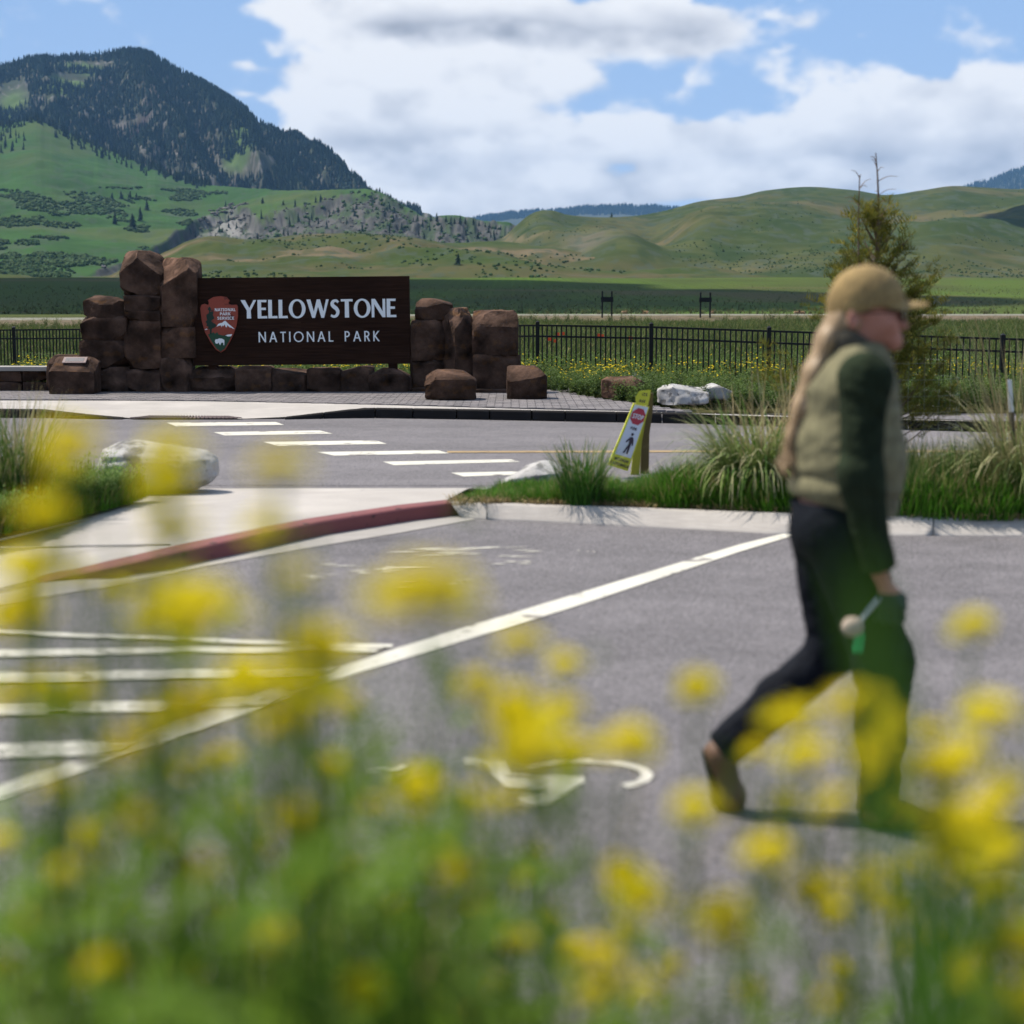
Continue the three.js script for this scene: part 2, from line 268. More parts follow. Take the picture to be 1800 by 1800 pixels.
// the long hill on the right
const crest2 = curve([[-500, 520], [700, 470], [800, 440], [870, 423], [890, 414], [905, 399], [935, 376], [965, 370], [1000, 378], [1060, 382], [1120, 379], [1170, 370], [1230, 354], [1300, 345], [1345, 335], [1420, 329], [1500, 335], [1560, 344], [1620, 336], [1680, 328], [1800, 332], [2300, 300]]);
const knoll = (px, py, w, h, cx, cy) => Math.exp(-(((px - cx) / w) ** 2) - (((py - cy) / h) ** 2));
hill('hill', { key: 'right',
  px0: 560, px1: 2250, cols: 820, rows: 190, near: K(760), far: (px) => lerp(1500, 1750, smooth(900, 1400, px)), foot: K(493), crest: crest2, relief: 18, rs: 230, rough: 3.4, shape: (t) => 1 - (1 - t) ** 1.35,
  reliefFn: (px, t) => { const py = lerp(493, crest2(px), 1 - (1 - t) ** 1.35); return 7 * knoll(px, py, 130, 26, 1030, 415) + 8 * knoll(px, py, 180, 40, 1270, 398) + 20 * knoll(px, py, 70, 22, 1130, 452) - 20 * knoll(px, py, 60, 50, 1150, 420) + 14 * knoll(px, py, 240, 24, 1560, 410) + 5 * Math.sin(px / 85 + py / 22); },
  color: (px, t, p, py) => {
    const a = fbm(p.x / 110, p.z / 110, 2, 5), b = fbm(p.x / 30, p.z / 70, 9, 4), f = fbm(p.x / 6, p.z / 14, 4, 3);
    let c = mix3([0.042, 0.056, 0.014], [0.028, 0.046, 0.011], clamp(0.5 + b * 1.3)); c = mix3(c, [0.074, 0.066, 0.024], clamp(0.16 + a * 1.1)); c = mix3(c, DRY, smooth(0.2, 0.55, a + 0.3 * b) * 0.18);
    c = mix3(c, DRY, 0.45 * (knoll(px, py, 60, 8, 905, 415) + knoll(px, py, 120, 5, 1120, 480) * 0.8)); c = mix3(c, [0.16, 0.13, 0.11], 0.5 * knoll(px, py, 90, 13, 1020, 440));
    c = mix3(c, [0.022, 0.04, 0.012], smooth(0.05, 0.35, fbm(p.x / 12, p.z / 26, 6, 4)) * 0.55); c = mix3(c, [0.078, 0.084, 0.026], smooth(0.1, 0.4, fbm(p.x / 16, p.z / 40, 16, 4)) * 0.4); return mix3(c, SAGE, smooth(0.22, 0.4, f) * 0.6);
  },
});
// the green slope with its cliffs on the left
const crest3 = curve([[-500, 190], [-100, 215], [0, 219], [65, 212], [120, 234], [200, 268], [280, 299], [340, 321], [430, 330], [520, 335], [600, 334], [645, 333], [680, 345], [720, 368], [750, 384], [800, 388], [850, 396], [890, 402], [960, 430], [1100, 480], [2300, 510]]);
const cliffTop = curve([[-500, 520], [100, 495], [200, 462], [260, 440], [320, 408], [345, 386], [400, 362], [430, 362], [450, 378], [520, 362], [560, 352], [645, 336], [700, 356], [750, 386], [890, 405], [1200, 500]]);
hill('hill', { key: 'left',
  px0: -260, px1: 1000, cols: 800, rows: 210, near: (px) => lerp(1050, 1300, smooth(0, 700, px)), far: (px) => lerp(2500, 1800, smooth(100, 700, px)), foot: (px) => lerp(490, 445, smooth(200, 700, px)), crest: crest3, relief: 20, rs: 210, rough: 3, crestNoise: 2, shape: (t, px) => lerp(t ** 0.9, 1 - (1 - t) ** 1.8, smooth(250, 650, px)),
  reliefFn: (px, t, p) => { const py = lerp(lerp(490, 445, smooth(200, 700, px)), crest3(px), lerp(t ** 0.9, 1 - (1 - t) ** 1.8, smooth(250, 650, px))), below = py - cliffTop(px); return below > 0 ? smooth(0, 6, below) * (5 * fbm(px / 26, py / 14, 3, 5) + 3 * fbm(px / 7, py / 5, 5, 3) - 13 * smooth(0, 10, below)) : 0; },
  color: (px, t, p, py) => {
    const a = fbm(p.x / 120, p.z / 150, 2, 5), b = fbm(p.x / 30, p.z / 70, 9, 4), f = fbm(p.x / 8, p.z / 20, 4, 3), below = py - cliffTop(px) + 6 * fbm(px / 14, py / 10, 1, 3);
    let c = mix3([0.035, 0.082, 0.018], [0.024, 0.058, 0.014], clamp(0.5 + b)); c = mix3(c, [0.068, 0.085, 0.026], clamp(0.15 + a * 1.3));
    const sg = smooth(0.1, 0.32, fbm(px / 60 - py / 40, py / 11, 6, 4)) * smooth(300, 350, py) * smooth(380, 300, px); c = mix3(c, mix3(SAGE, GRASS2, 0.4), sg * 0.8); c = mix3(c, SAGE, smooth(0.2, 0.4, f) * 0.35);
    if (below > 0) { const r = fbm(px / 16 + py / 9, py / 4, 7, 4); let k = mix3([0.042, 0.045, 0.04], [0.085, 0.083, 0.076], clamp(0.5 + r * 1.6)); k = mix3(k, [0.04, 0.066, 0.028], smooth(-0.15, 0.25, fbm(px / 18, py / 8, 2, 4)) * 0.75); k = mix3(k, [0.24, 0.23, 0.215], 0.7 * smooth(0.0, 0.25, r + 0.3) * knoll(px, py, 45, 17, 400, 383)); c = mix3(c, k, smooth(0, 5, below)); }
    return c;
  },
});
// the wooded mountain
const crest4 = curve([[-700, 150], [-200, 135], [0, 116], [60, 107], [120, 102], [180, 96], [235, 94], [262, 99], [300, 118], [340, 141], [400, 176], [440, 204], [480, 232], [520, 246], [560, 271], [600, 301], [628, 329], [660, 372], [740, 420], [900, 470], [1200, 520]]);
hill('mountain', { key: 'mountain',
  px0: -600, px1: 1150, cols: 640, rows: 200, near: K(2450), far: (px) => lerp(3500, 3000, smooth(200, 700, px)), foot: (px) => 420, crest: crest4, relief: 75, rs: 420, rough: 14, crestNoise: 1.5, shape: (t) => 1 - (1 - t) ** 1.3,
  reliefFn: (px, t, p) => 26 * Math.sin((px + t * 160) / 26 + 3 * fbm(px / 60, t * 4, 0, 3)),
  color: (px, t, p, py) => {
    const a = fbm(px / 45, py / 30, 2, 5), f = fbm(px / 5, py / 4, 4, 3), mead = Math.max(knoll(px, py, 42, 12, 118, 138), knoll(px, py, 26, 8, 95, 172), 0.9 * knoll(px, py, 60, 10, 150, 115), 0.8 * knoll(px, py, 60, 26, 440, 290), 0.7 * knoll(px, py, 40, 40, 20, 165));
    let c = mix3([0.045, 0.055, 0.032], [0.07, 0.068, 0.055], clamp(0.5 + a * 1.2)); c = mix3(c, [0.17, 0.155, 0.145], smooth(0.1, 0.4, f) * 0.6); c = mix3(c, [0.075, 0.115, 0.036], smooth(0.3, 0.7, mead + 0.35 * a));
    return mix3(c, [0.055, 0.04, 0.042], 0.8 * knoll((px - 235) + 0, py + (px - 235) * 0.2, 55, 9, 0, 215));
  },
});
// far blue ridges
hill('mountain', { key: 'ridge', cols: 260, rows: 20, near: K(6000), far: K(7500), foot: K(470), crest: curve([[-500, 420], [600, 430], [720, 372], [745, 384], [800, 392], [850, 384], [905, 377], [985, 371], [1030, 366], [1100, 364], [1170, 367], [1240, 372], [1500, 380], [1640, 360], [1700, 331], [1740, 318], [1800, 297], [1900, 260], [2300, 230]]), relief: 40, rs: 800, crestNoise: 3, color: (px, t, p) => mix3([0.04, 0.05, 0.036], [0.07, 0.075, 0.055], clamp(0.5 + fbm(p.x / 200, p.y / 60, p.z / 300, 4))) });

// the highway on its low bank across the field
{
  const hd = (px) => lerp(100, 125, smooth(70, 915, px)), pos = [], uv = [], idx = [], col = []; let n = 0;
  const prof = [[-7, -0.06, 0], [-6, 0.0, 0], [-1.2, 0.31, 0], [0, 0.34, 1], [0.3, 0.35, 1], [8, 0.36, 1], [9, 0.3, 0], [13, -0.06, 0]];
  for (let px = -1500; px <= 3300; px += 20) { const d = hd(px); for (const [o, h, road] of prof) { const q = P(px, 540, d + o), j = fbm(q.x / 3, q.z / 2, 4, 3); pos.push(q.x, h + (road ? 0 : j * 0.06), q.z); uv.push(q.x / 3, q.z / 3); col.push(...(road ? [0.36, 0.35, 0.35] : mix3([0.26, 0.2, 0.175], [0.19, 0.165, 0.11], clamp(0.3 + j * 1.5)))); } n++; }
  const w = prof.length; for (let i = 0; i < n - 1; i++) for (let k = 0; k < w - 1; k++) { const a = i * w + k; idx.push(a, a + w, a + 1, a + 1, a + w, a + w + 1); }
  struct('highway', geom(pos, idx, { uv, color: col }), M.field);
}

// ---------------------------------------------------------------- asphalt, pavements, kerbs, markings
const lotHeight = (x, z) => 0.0;
struct('parking_lot', gridSheet(-14, 14, -14.6, -2.2, 0.14, lotHeight, (x, z) => { const a = fbm(x / 2.2, z / 2.2, 1, 5) + 0.7 * fbm(x / 0.5, z / 0.5, 7, 3), s = smooth(0.25, 0.6, fbm(x / 0.9, z / 0.7, 5, 4)), cr = Math.abs(fbm(x / 1.6, z / 1.3, 9, 3)); const v = 1 + a * 0.16 - s * 0.16 - (cr < 0.012 ? 0.14 : 0); return [v, v, v * 1.01]; }, 1 / 1.5), M.asphalt);
struct('road', gridSheet(-46, 46, -23.5, -14.4, 0.28, () => 0.003, (x, z) => { const a = fbm(x / 5, z / 1.8, 2, 5), tr = 0.05 * Math.sin((z + 14) * 1.9); const v = 1.02 + a * 0.16 + tr - (Math.abs(fbm(x / 2, z / 2, 9, 3)) < 0.01 ? 0.12 : 0); return [v, v, v * 1.01]; }, 1 / 1.5), M.asphalt);

// near pavement on the left: concrete falling to the road, with its red kerb and gutter
const curbLine = [[-700, 1180, 0.002], [-300, 1100, 0.002], [0, 1033, 0.002], [60, 1019, 0.004], [120, 1004, 0.035], [180, 990, 0.07], [260, 972, 0.09], [389, 944, 0.1], [540, 913, 0.1], [700, 889, 0.1], [783, 880, 0.1]];
{
  const backY = curve([[-700, 862], [800, 859], [900, 858]]), pos = [], uv = [], idx = [], N = 10;
  curbLine.forEach(([px, py, h]) => { const a = G(px, py, h), b = G(px + 75 * smooth(450, 783, px), backY(px), 0.006); for (let k = 0; k <= N; k++) { const t = k / N, q = a.clone().lerp(new THREE.Vector3(lerp(a.x, b.x, 1), 0, b.z), t); q.y = lerp(h, 0.012, smooth(0.45, 1, t)); pos.push(q.x, q.y, q.z); uv.push(q.x / 2, q.z / 2); } });
  const w = N + 1; for (let i = 0; i < curbLine.length - 1; i++) for (let k = 0; k < N; k++) { const a = i * w + k; idx.push(a, a + w, a + 1, a + 1, a + w, a + w + 1); }
  const side = struct('sidewalk', geom(pos, idx, { uv }), M.concrete);
  // tooled joints
  const jm = mat(C(0.2, 0.19, 0.18));
  for (const [a, b] of [[[640, 861, 0.013], [470, 930, 0.102]], [[330, 872, 0.03], [-40, 958, 0.08]], [[0, 962, 0.07], [300, 958, 0.098]]]) { const p = G(...a), q = G(...b); mesh('joint', bar(p, q, 0.006, 0.006, 4), jm, side); }
  // kerb: a swept block
  const cpos = [], cidx = [], cuv = []; let L = 0, prev = null;
  const kerb = curbLine.filter(([px]) => px >= 60).map(([px, py, h]) => [G(px, py, h), h]);
  kerb.forEach(([p, h], i) => {
    const q = kerb[Math.min(i + 1, kerb.length - 1)][0], r = kerb[Math.max(i - 1, 0)][0], d = q.clone().sub(r).setY(0).normalize(), nrm = new THREE.Vector3(-d.z, 0, d.x);  // towards the lot
    if (prev) L += prev.distanceTo(p); prev = p;
    const ring = [[-0.005, 0.006], [0.11, 0.004], [0.132, -0.004], [0.141, -0.022 * clamp(h / 0.1)], [0.146, -h - 0.01]].map(([o, dy]) => new THREE.Vector3(p.x + nrm.x * o, Math.max(h + dy, -0.01), p.z + nrm.z * o));
    ring.forEach((v, k) => { cpos.push(v.x, v.y, v.z); cuv.push(L, k * 0.07); });
  });
  const n5 = 5; for (let i = 0; i < kerb.length - 1; i++) for (let k = 0; k < n5 - 1; k++) { const a = i * n5 + k; cidx.push(a, a + 1, a + n5, a + 1, a + n5 + 1, a + n5); }
  const e = (kerb.length - 1) * n5; cidx.push(e, e + 1, e + 2, e, e + 2, e + 3, e, e + 3, e + 4);
  mesh('kerb', geom(cpos, cidx, { uv: cuv }), M.redCurb, side).userData.label = 'red painted kerb edge tapering down to the lot';
  // gutter pan
  const outer = [[-700, 1262], [-300, 1152], [0, 1063], [180, 1034], [362, 996], [530, 966], [700, 938], [835, 914]], inner = [[-700, 1195], [-300, 1112], [0, 1044], [93, 1021], [389, 967], [540, 936], [700, 912], [800, 900]];
  mesh('gutter', sheet([...outer.map((q) => gp(...q)), ...inner.reverse().map((q) => gp(...q))], 0.004, { scale: 0.5 }), M.gutter, side);
}
// the planted island: its sloping concrete kerb and its soil
const islandTop = [[790, 881], [860, 884], [1000, 889], [1200, 896], [1390, 903], [1600, 906], [1800, 907], [2600, 911]].map(([x, y]) => G(x, y, 0.11));
const islandFoot = [[812, 911], [860, 914], [1000, 920], [1200, 930], [1390, 940], [1600, 942], [1800, 943], [2600, 950]].map(([x, y]) => G(x, y, 0));
{
  const soil = [...islandTop.map(xz), gp(2600, 862, 0.1), gp(1400, 861, 0.08), gp(905, 861, 0.03), gp(840, 871, 0.07), gp(806, 878, 0.1)];
  struct('planting_bed', sheet(soil, 0.1, { scale: 0.5 }), M.soil);
  const curb = thing('island_kerb', 'pale sloping concrete kerb along the front of the grassy island', 'kerb', islandTop[0]); const o = islandTop[0];
  // segments between the joints
  const cuts = [[0, 0.93], [0.945, 4.0], [4.012, 5.2], [5.21, 6.4], [6.41, 7]], at = (arr, s) => { const i = Math.min(Math.floor(s), arr.length - 2); return arr[i].clone().lerp(arr[i + 1], s - i); };
  for (const [s0, s1] of cuts) {
    const N = 14, pos = [], uv = [], idx = [];
    for (let i = 0; i <= N; i++) { const s = lerp(s0, s1, i / N), t = at(islandTop, s).sub(o), f = at(islandFoot, s).sub(o), b = t.clone(); b.z -= 0.16; const w = 0.004 * fbm(s * 5, 1, 2, 3);
      [[b.x, b.y - 0.02, b.z], [t.x, t.y - 0.004 + w, t.z - 0.07], [t.x, t.y - 0.006, t.z], [lerp(t.x, f.x, 0.12), t.y - 0.016, lerp(t.z, f.z, 0.12)], [lerp(t.x, f.x, 0.85), f.y + 0.018 + w, lerp(t.z, f.z, 0.85)], [f.x, f.y + 0.003, f.z], [f.x, f.y - 0.02, f.z]].forEach((v, k) => { pos.push(...v); uv.push(s * 1.1, k * 0.09); }); }
    for (let i = 0; i < N; i++) for (let k = 0; k < 6; k++) { const a = i * 7 + k; idx.push(a, a + 1, a + 7, a + 1, a + 8, a + 7); }
    for (const e of [0, N * 7]) idx.push(e, e + 1, e + 2, e, e + 2, e + 4, e, e + 4, e + 5, e, e + 5, e + 6);
    mesh('kerb_segment', geom(pos, idx, { uv }), M.concrete, curb);
  }
}
// the far pavement: concrete strip, brick pavers, dark kerb
const PH = 0.13;
const farKerb = [[-900, 735, 0.13], [-300, 735, 0.13], [70, 735, 0.11], [160, 737, 0.05], [240, 738.5, 0.01], [430, 738.5, 0.01], [500, 738, 0.03], [570, 736.5, 0.08], [640, 735, 0.13], [830, 738, 0.13], [1062, 742.5, 0.13], [1262, 746, 0.13], [1480, 752, 0.13], [1700, 759, 0.13], [2300, 775, 0.13]];
const kerbAt = (px) => { let i = 0; while (i < farKerb.length - 2 && px > farKerb[i + 1][0]) i++; const a = farKerb[i], b = farKerb[i + 1], t = clamp((px - a[0]) / (b[0] - a[0])); return [lerp(a[1], b[1], t), lerp(a[2], b[2], t)]; };
const stripBack = curve([[-900, 703], [0, 704], [320, 705], [640, 711], [960, 720], [1120, 723], [1262, 729], [1480, 735], [1700, 740], [2300, 752]]);
{
  const pos = [], uv = [], idx = [], N = 8, xs = []; for (let px = -900; px <= 2300; px += 20) xs.push(px);
  for (const px of xs) { const [fy, h] = kerbAt(px), f = G(px, fy, 0), b = G(px, stripBack(px), PH); for (let k = 0; k <= N; k++) { const t = k / N; pos.push(lerp(f.x, b.x, t), lerp(h, PH, smooth(0, 0.85, t)), lerp(f.z - 0.13, b.z, t)); uv.push(pos.at(-3) / 2, pos.at(-1) / 2); } }
  for (let i = 0; i < xs.length - 1; i++) for (let k = 0; k < N; k++) { const a = i * 9 + k; idx.push(a, a + 9, a + 1, a + 1, a + 9, a + 10); }
  struct('pavement', geom(pos, idx, { uv }), M.concrete);
  // kerb stones, each with its joint
  const kerb = thing('far_kerb', 'dark kerb of long stones along the far side of the road', 'kerb', G(640, 735, 0)), o = kerb.position;
  const cuts = [-900, -700, -500, -300, -120, 72, 148, 215]; for (let px = 500; px < 2300; px += 76 + 18 * Math.sin(px)) cuts.push(px);
  for (let i = 0; i < cuts.length - 1; i++) {
    const a = cuts[i] + 1.2, b = cuts[i + 1] - 1.2; if (a > 200 && b < 510) continue;
    const ps = [a, (a + b) / 2, b].map((px) => { const [fy, h] = kerbAt(px); return [G(px, fy, 0).sub(o), Math.max(h, 0.012)]; }), p = [], id = [], uv2 = [];
    ps.forEach(([v, h]) => [[0, -0.02], [0.004, h - 0.02], [-0.022, h + 0.003], [-0.13, h + 0.004]].forEach(([dz, y], k) => { p.push(v.x, y, v.z + dz); uv2.push(v.x, k * 0.1); }));
    for (let j = 0; j < 2; j++) for (let k = 0; k < 3; k++) { const q = j * 4 + k; id.push(q, q + 4, q + 1, q + 1, q + 4, q + 5); }
    id.push(0, 1, 2, 0, 2, 3, 8, 10, 9, 8, 11, 10);
    mesh('kerb_stone', geom(p, id, { uv: uv2 }), M.curbFar, kerb);
  }
  // brick pavers between the concrete and the stones: each a little block
  const base = thing('brick_paving', 'band of grey brick pavers between the concrete strip and the stone sign', 'paving', G(600, 700, PH)), bo = base.position, rp = rng(77), variants = M.paver.map(() => []);
  const zFront = (x) => { const px = 900 + x / 25 * F; return G(px, stripBack(px), PH).z; };
  for (let z = -29.2, row = 0; z < -21; z += 0.112, row++) for (let x = -13; x < 3.4; x += 0.222) { const xx = x + (row % 2) * 0.111; if (z > zFront(xx) - 0.06) continue; if (z < -26.6 - 0.0 * xx && z < -27.4) continue; if (xx > 0.9 && z < -25.7 + (xx - 0.9) * 2.7) continue; variants[Math.floor(rp() * 3)].push([xx, z, (rp() - 0.5) * 0.004]); }
  const one = box(0.21, 0.04, 0.1, 0, -0.02 + 0.012, 0);
  variants.forEach((list, k) => { if (!list.length) return; const im = new THREE.InstancedMesh(one, M.paver[k], list.length), m4 = new THREE.Matrix4(); list.forEach(([x, z, dy], i) => im.setMatrixAt(i, m4.makeTranslation(x - bo.x, dy, z - bo.z))); im.name = 'paver'; im.receiveShadow = true; im.userData = { kind: 'stuff' }; base.add(im); });
  const bed = sheet([[-13.2, -27.6], [0.9, -27.6], [0.9, -25.8], [1.9, zFront(1.9) + 0.05], [0, zFront(0) + 0.05], [-4, zFront(-4) + 0.05], [-8, zFront(-8) + 0.05], [-13.2, zFront(-13.2) + 0.05]].map(([x, z]) => [x - bo.x, z - bo.z]), -0.012); mesh('sand_bed', bed, M.soil, base);
  // the warning plate with its raised domes
  const q = [[225, 736.5, 0.012], [428, 736.5, 0.012], [402, 727.5, 0.06], [262, 727, 0.06]].map((a) => G(...a)), c0 = q[0].clone().lerp(q[2], 0.5);
  const plate = thing('warning_plate', 'dark red-brown tactile plate set in the kerb ramp beyond the crosswalk', 'tactile plate', c0), pp = q.map((v) => v.clone().sub(c0)), up = 0.012;
  const hgt = (v) => lerp(0.01, PH, smooth(0, 0.85, clamp((q[0].z - 0.13 - v.z) / (q[0].z - 0.13 - G(325, 705, PH).z))));
  const pv = [], pi = []; for (let j = 0; j <= 6; j++) for (let i = 0; i <= 6; i++) { const a = q[0].clone().lerp(q[1], i / 6), b = q[3].clone().lerp(q[2], i / 6), v = a.lerp(b, j / 6); pv.push(v.x - c0.x, hgt(v) + up - c0.y, v.z - c0.z); }
  for (let j = 0; j < 6; j++) for (let i = 0; i < 6; i++) { const a = j * 7 + i; pi.push(a, a + 1, a + 7, a + 1, a + 8, a + 7); }
  mesh('plate', geom(pv, pi), M.warning, plate);
  const domes = []; for (let j = 0; j < 16; j++) for (let i = 0; i < 28; i++) { const a = q[0].clone().lerp(q[1], (i + 0.5) / 28), b = q[3].clone().lerp(q[2], (i + 0.5) / 28), v = a.lerp(b, (j + 0.5) / 16), g = new THREE.CylinderGeometry(0.01, 0.016, 0.012, 6, 1); g.translate(v.x - c0.x, hgt(v) + up + 0.006 - c0.y, v.z - c0.z); domes.push(g); }
  mesh('dome', mergeGeometries(domes), M.warning, plate).userData = { kind: 'stuff' };
}
// painted markings
{
  const cw = thing('crosswalk', 'white ladder stripes of the crosswalk leading to the stone sign', 'crosswalk', G(600, 790, 0)), o = cw.position;
  const bars = [[[293, 743.5], [485, 742.5], [499, 747.5], [309, 750]], [[375, 760.5], [562, 757.5], [585, 763], [395, 766.3]], [[463, 777.5], [660, 775], [680, 781], [488, 784.5]], [[558, 795.5], [770, 792.5], [790, 797.8], [587, 801.8]], [[673, 812.5], [898, 808.3], [914, 812.8], [693, 818.8]], [[793, 832], [940, 829], [960, 834], [815, 838.6]]];
  for (const b of bars) mesh('stripe', sheet(b.map(([x, y]) => { const v = G(x, y); return [v.x - o.x, v.z - o.z]; }), 0.006 - o.y, { scale: 0.6 }), M.paint, cw);
  const line = (name, label, pts, m, y = 0.0045) => { const q = pts.map(([x, yy]) => G(x, yy)), c = q[0].clone().lerp(q[Math.floor(q.length / 2)], 0.5), o2 = mesh(numbered(name), sheet(q.map((v) => [v.x - c.x, v.z - c.z]), 0, { scale: 0.6 }), m, scene); o2.position.set(c.x, y, c.z); tag(o2, label, 'road marking'); return o2; };
  line('centre_line', 'thin yellow line along the middle of the road right of the crosswalk', [[786, 794], [1500, 792], [2300, 796], [2300, 799.5], [1500, 795.5], [786, 797]], M.paintYellow, 0.008);
  line('parking_line', 'long diagonal white line crossing the parking lot behind the person', [[-300, 1487], [0, 1381], [155, 1331], [350, 1257], [505, 1206], [700, 1140], [1000, 1049], [1300, 958], [1385, 937], [1396, 942], [1300, 971], [1000, 1071], [640, 1181], [505, 1230], [350, 1288], [155, 1354], [0, 1406], [-300, 1516]], M.paint, 0.0045);
  const hatch = [[[-500, 1091], [0, 1111], [389, 1126], [690, 1136], [690, 1141], [389, 1133], [0, 1118], [-500, 1098]], [[-500, 1152], [0, 1145], [350, 1141], [680, 1138], [660, 1149], [350, 1150], [0, 1158], [-500, 1166]], [[-500, 1190], [12, 1185], [525, 1177], [600, 1176], [570, 1189], [525, 1190], [12, 1202], [-500, 1207]], [[-500, 1248], [0, 1243], [420, 1231], [500, 1228], [470, 1243], [420, 1249], [0, 1261], [-500, 1266]], [[-500, 1318], [0, 1312], [190, 1306], [260, 1304], [215, 1326], [180, 1331], [0, 1336], [-500, 1342]]];
  const hname = ['thin topmost white stripe of the hatched area left of the diagonal line', 'second white hatch stripe down, meeting the diagonal line at its bend', 'third white hatch stripe down, partly hidden by flowers', 'fourth white hatch stripe down, above the short lowest one', 'short lowest white hatch stripe at the left edge'];
  hatch.forEach((h, i) => line('hatch_line', hname[i], h, M.paint, 0.009));
  // the painted wheelchair sign on the lot, seen from its side
  const sy = thing('wheelchair_symbol', 'white painted wheelchair symbol on the asphalt left of the person', 'road marking', G(1000, 1380));
  const so = sy.position, quad = (pts, n = 'stroke') => mesh(n, sheet(pts.map(([x, y]) => { const v = G(x, y); return [v.x - so.x, v.z - so.z]; }), 0.0045, { scale: 0.7 }), M.paint, sy);
  const ringPts = (t0, t1, rx, ry) => { const r = []; for (let i = 0; i <= 22; i++) { const t = lerp(t0, t1, i / 22); r.push([1030 + rx * Math.cos(t), 1365 - ry * Math.sin(t)]); } return r; };
  quad([...ringPts(-0.9, 2.75, 118, 28), ...ringPts(2.75, -0.9, 98, 20)], 'wheel');
  quad([[815, 1336], [885, 1338], [898, 1364], [1028, 1368], [1030, 1376], [985, 1402], [970, 1414], [938, 1421], [908, 1412], [915, 1402], [962, 1394], [966, 1390], [890, 1386], [866, 1366], [850, 1346], [815, 1342]], 'figure');
  quad([[690, 1350], [705, 1344], [716, 1347], [700, 1354], [646, 1360], [646, 1358]], 'stroke');
  // scuffed remains of an older marking
  const worn = thing('faded_marking', 'scuffed remains of an older white marking near the red kerb', 'road marking', G(700, 1000)), wo = worn.position, rw = rng(9);
  for (const [x, y, w, h, n] of [[660, 1003, 60, 5, 9], [545, 1016, 60, 4, 7], [760, 970, 120, 6, 9], [760, 1026, 90, 6, 7], [905, 988, 40, 4, 6], [930, 978, 70, 3, 4], [905, 966, 80, 4, 5], [1030, 968, 20, 3, 3], [640, 990, 130, 10, 6]]) for (let i = 0; i < n; i++) { const cx = x + (rw() - 0.5) * w * 1.4, cy = y + (rw() - 0.5) * h * 2.4, l = w * (0.2 + 0.6 * rw()) / 2, t = 0.2 + rw() * 0.5, sl = -0.03; mesh('streak', sheet([[cx - l, cy - sl * l], [cx - l * 0.3, cy - t], [cx + l, cy + sl * l], [cx + l * 0.2, cy + t]].map(([a, b]) => { const v = G(a, b); return [v.x - wo.x, v.z - wo.z]; }), 0.004 + i * 0.0003), M.paint, worn); }
}
// the raised bed the camera stands in
// clouds overhead, out of the frame, whose shadows lie over the plain and the right hill
{
  const r = rng(808), m = new THREE.MeshStandardMaterial({ color: C(0.85, 0.86, 0.88), roughness: 1 }), H = 900;
  for (const [gx, gz, gy, rx, rz, lab] of [[-190, -425, 5, 300, 262, 'cumulus cloud overhead that shades the plain beyond the highway'], [520, -1230, 60, 200, 190, 'small cumulus cloud overhead that shades the right hill']]) {
    const k = (H - gy) / SUN.y, c = thing('cloud', lab, 'cloud', [gx + SUN.x * k, H, gz + SUN.z * k]), gs = [];
    for (let i = 0; i < 26; i++) { const a = i * 2.4, q = Math.sqrt(i / 26) * 0.86, s = 0.3 + 0.14 * r(), g = new THREE.IcosahedronGeometry(1, 3), p = g.attributes.position; for (let j = 0; j < p.count; j++) { const n = 1 + 0.25 * fbm(p.getX(j) * 2 + i, p.getY(j) * 2, p.getZ(j) * 2, 3); p.setXYZ(j, p.getX(j) * n * rx * s, Math.max(p.getY(j), -0.25) * n * 60, p.getZ(j) * n * rz * s); } g.translate(Math.cos(a) * q * rx * 0.8, 12 * r(), Math.sin(a) * q * rz * 0.8); g.computeVertexNormals(); gs.push(g); }
    mesh('billow', mergeGeometries(gs), m, c);
  }
}
struct('flower_bed', gridSheet(-6, 6, -2.6, 2.4, 0.12, (x, z) => bankH(x, z) * (1 + 0.0) + 0.03 * fbm(x * 2, z * 2, 1, 3) * smooth(0, 0.1, bankH(x, z)) - 0.012, (x, z) => mix3([1, 1, 1], [0.6, 0.8, 0.4], clamp(0.5 + fbm(x, z, 2, 3))), 0.7), (() => { const m = M.soil.clone(); m.vertexColors = true; return m; })());
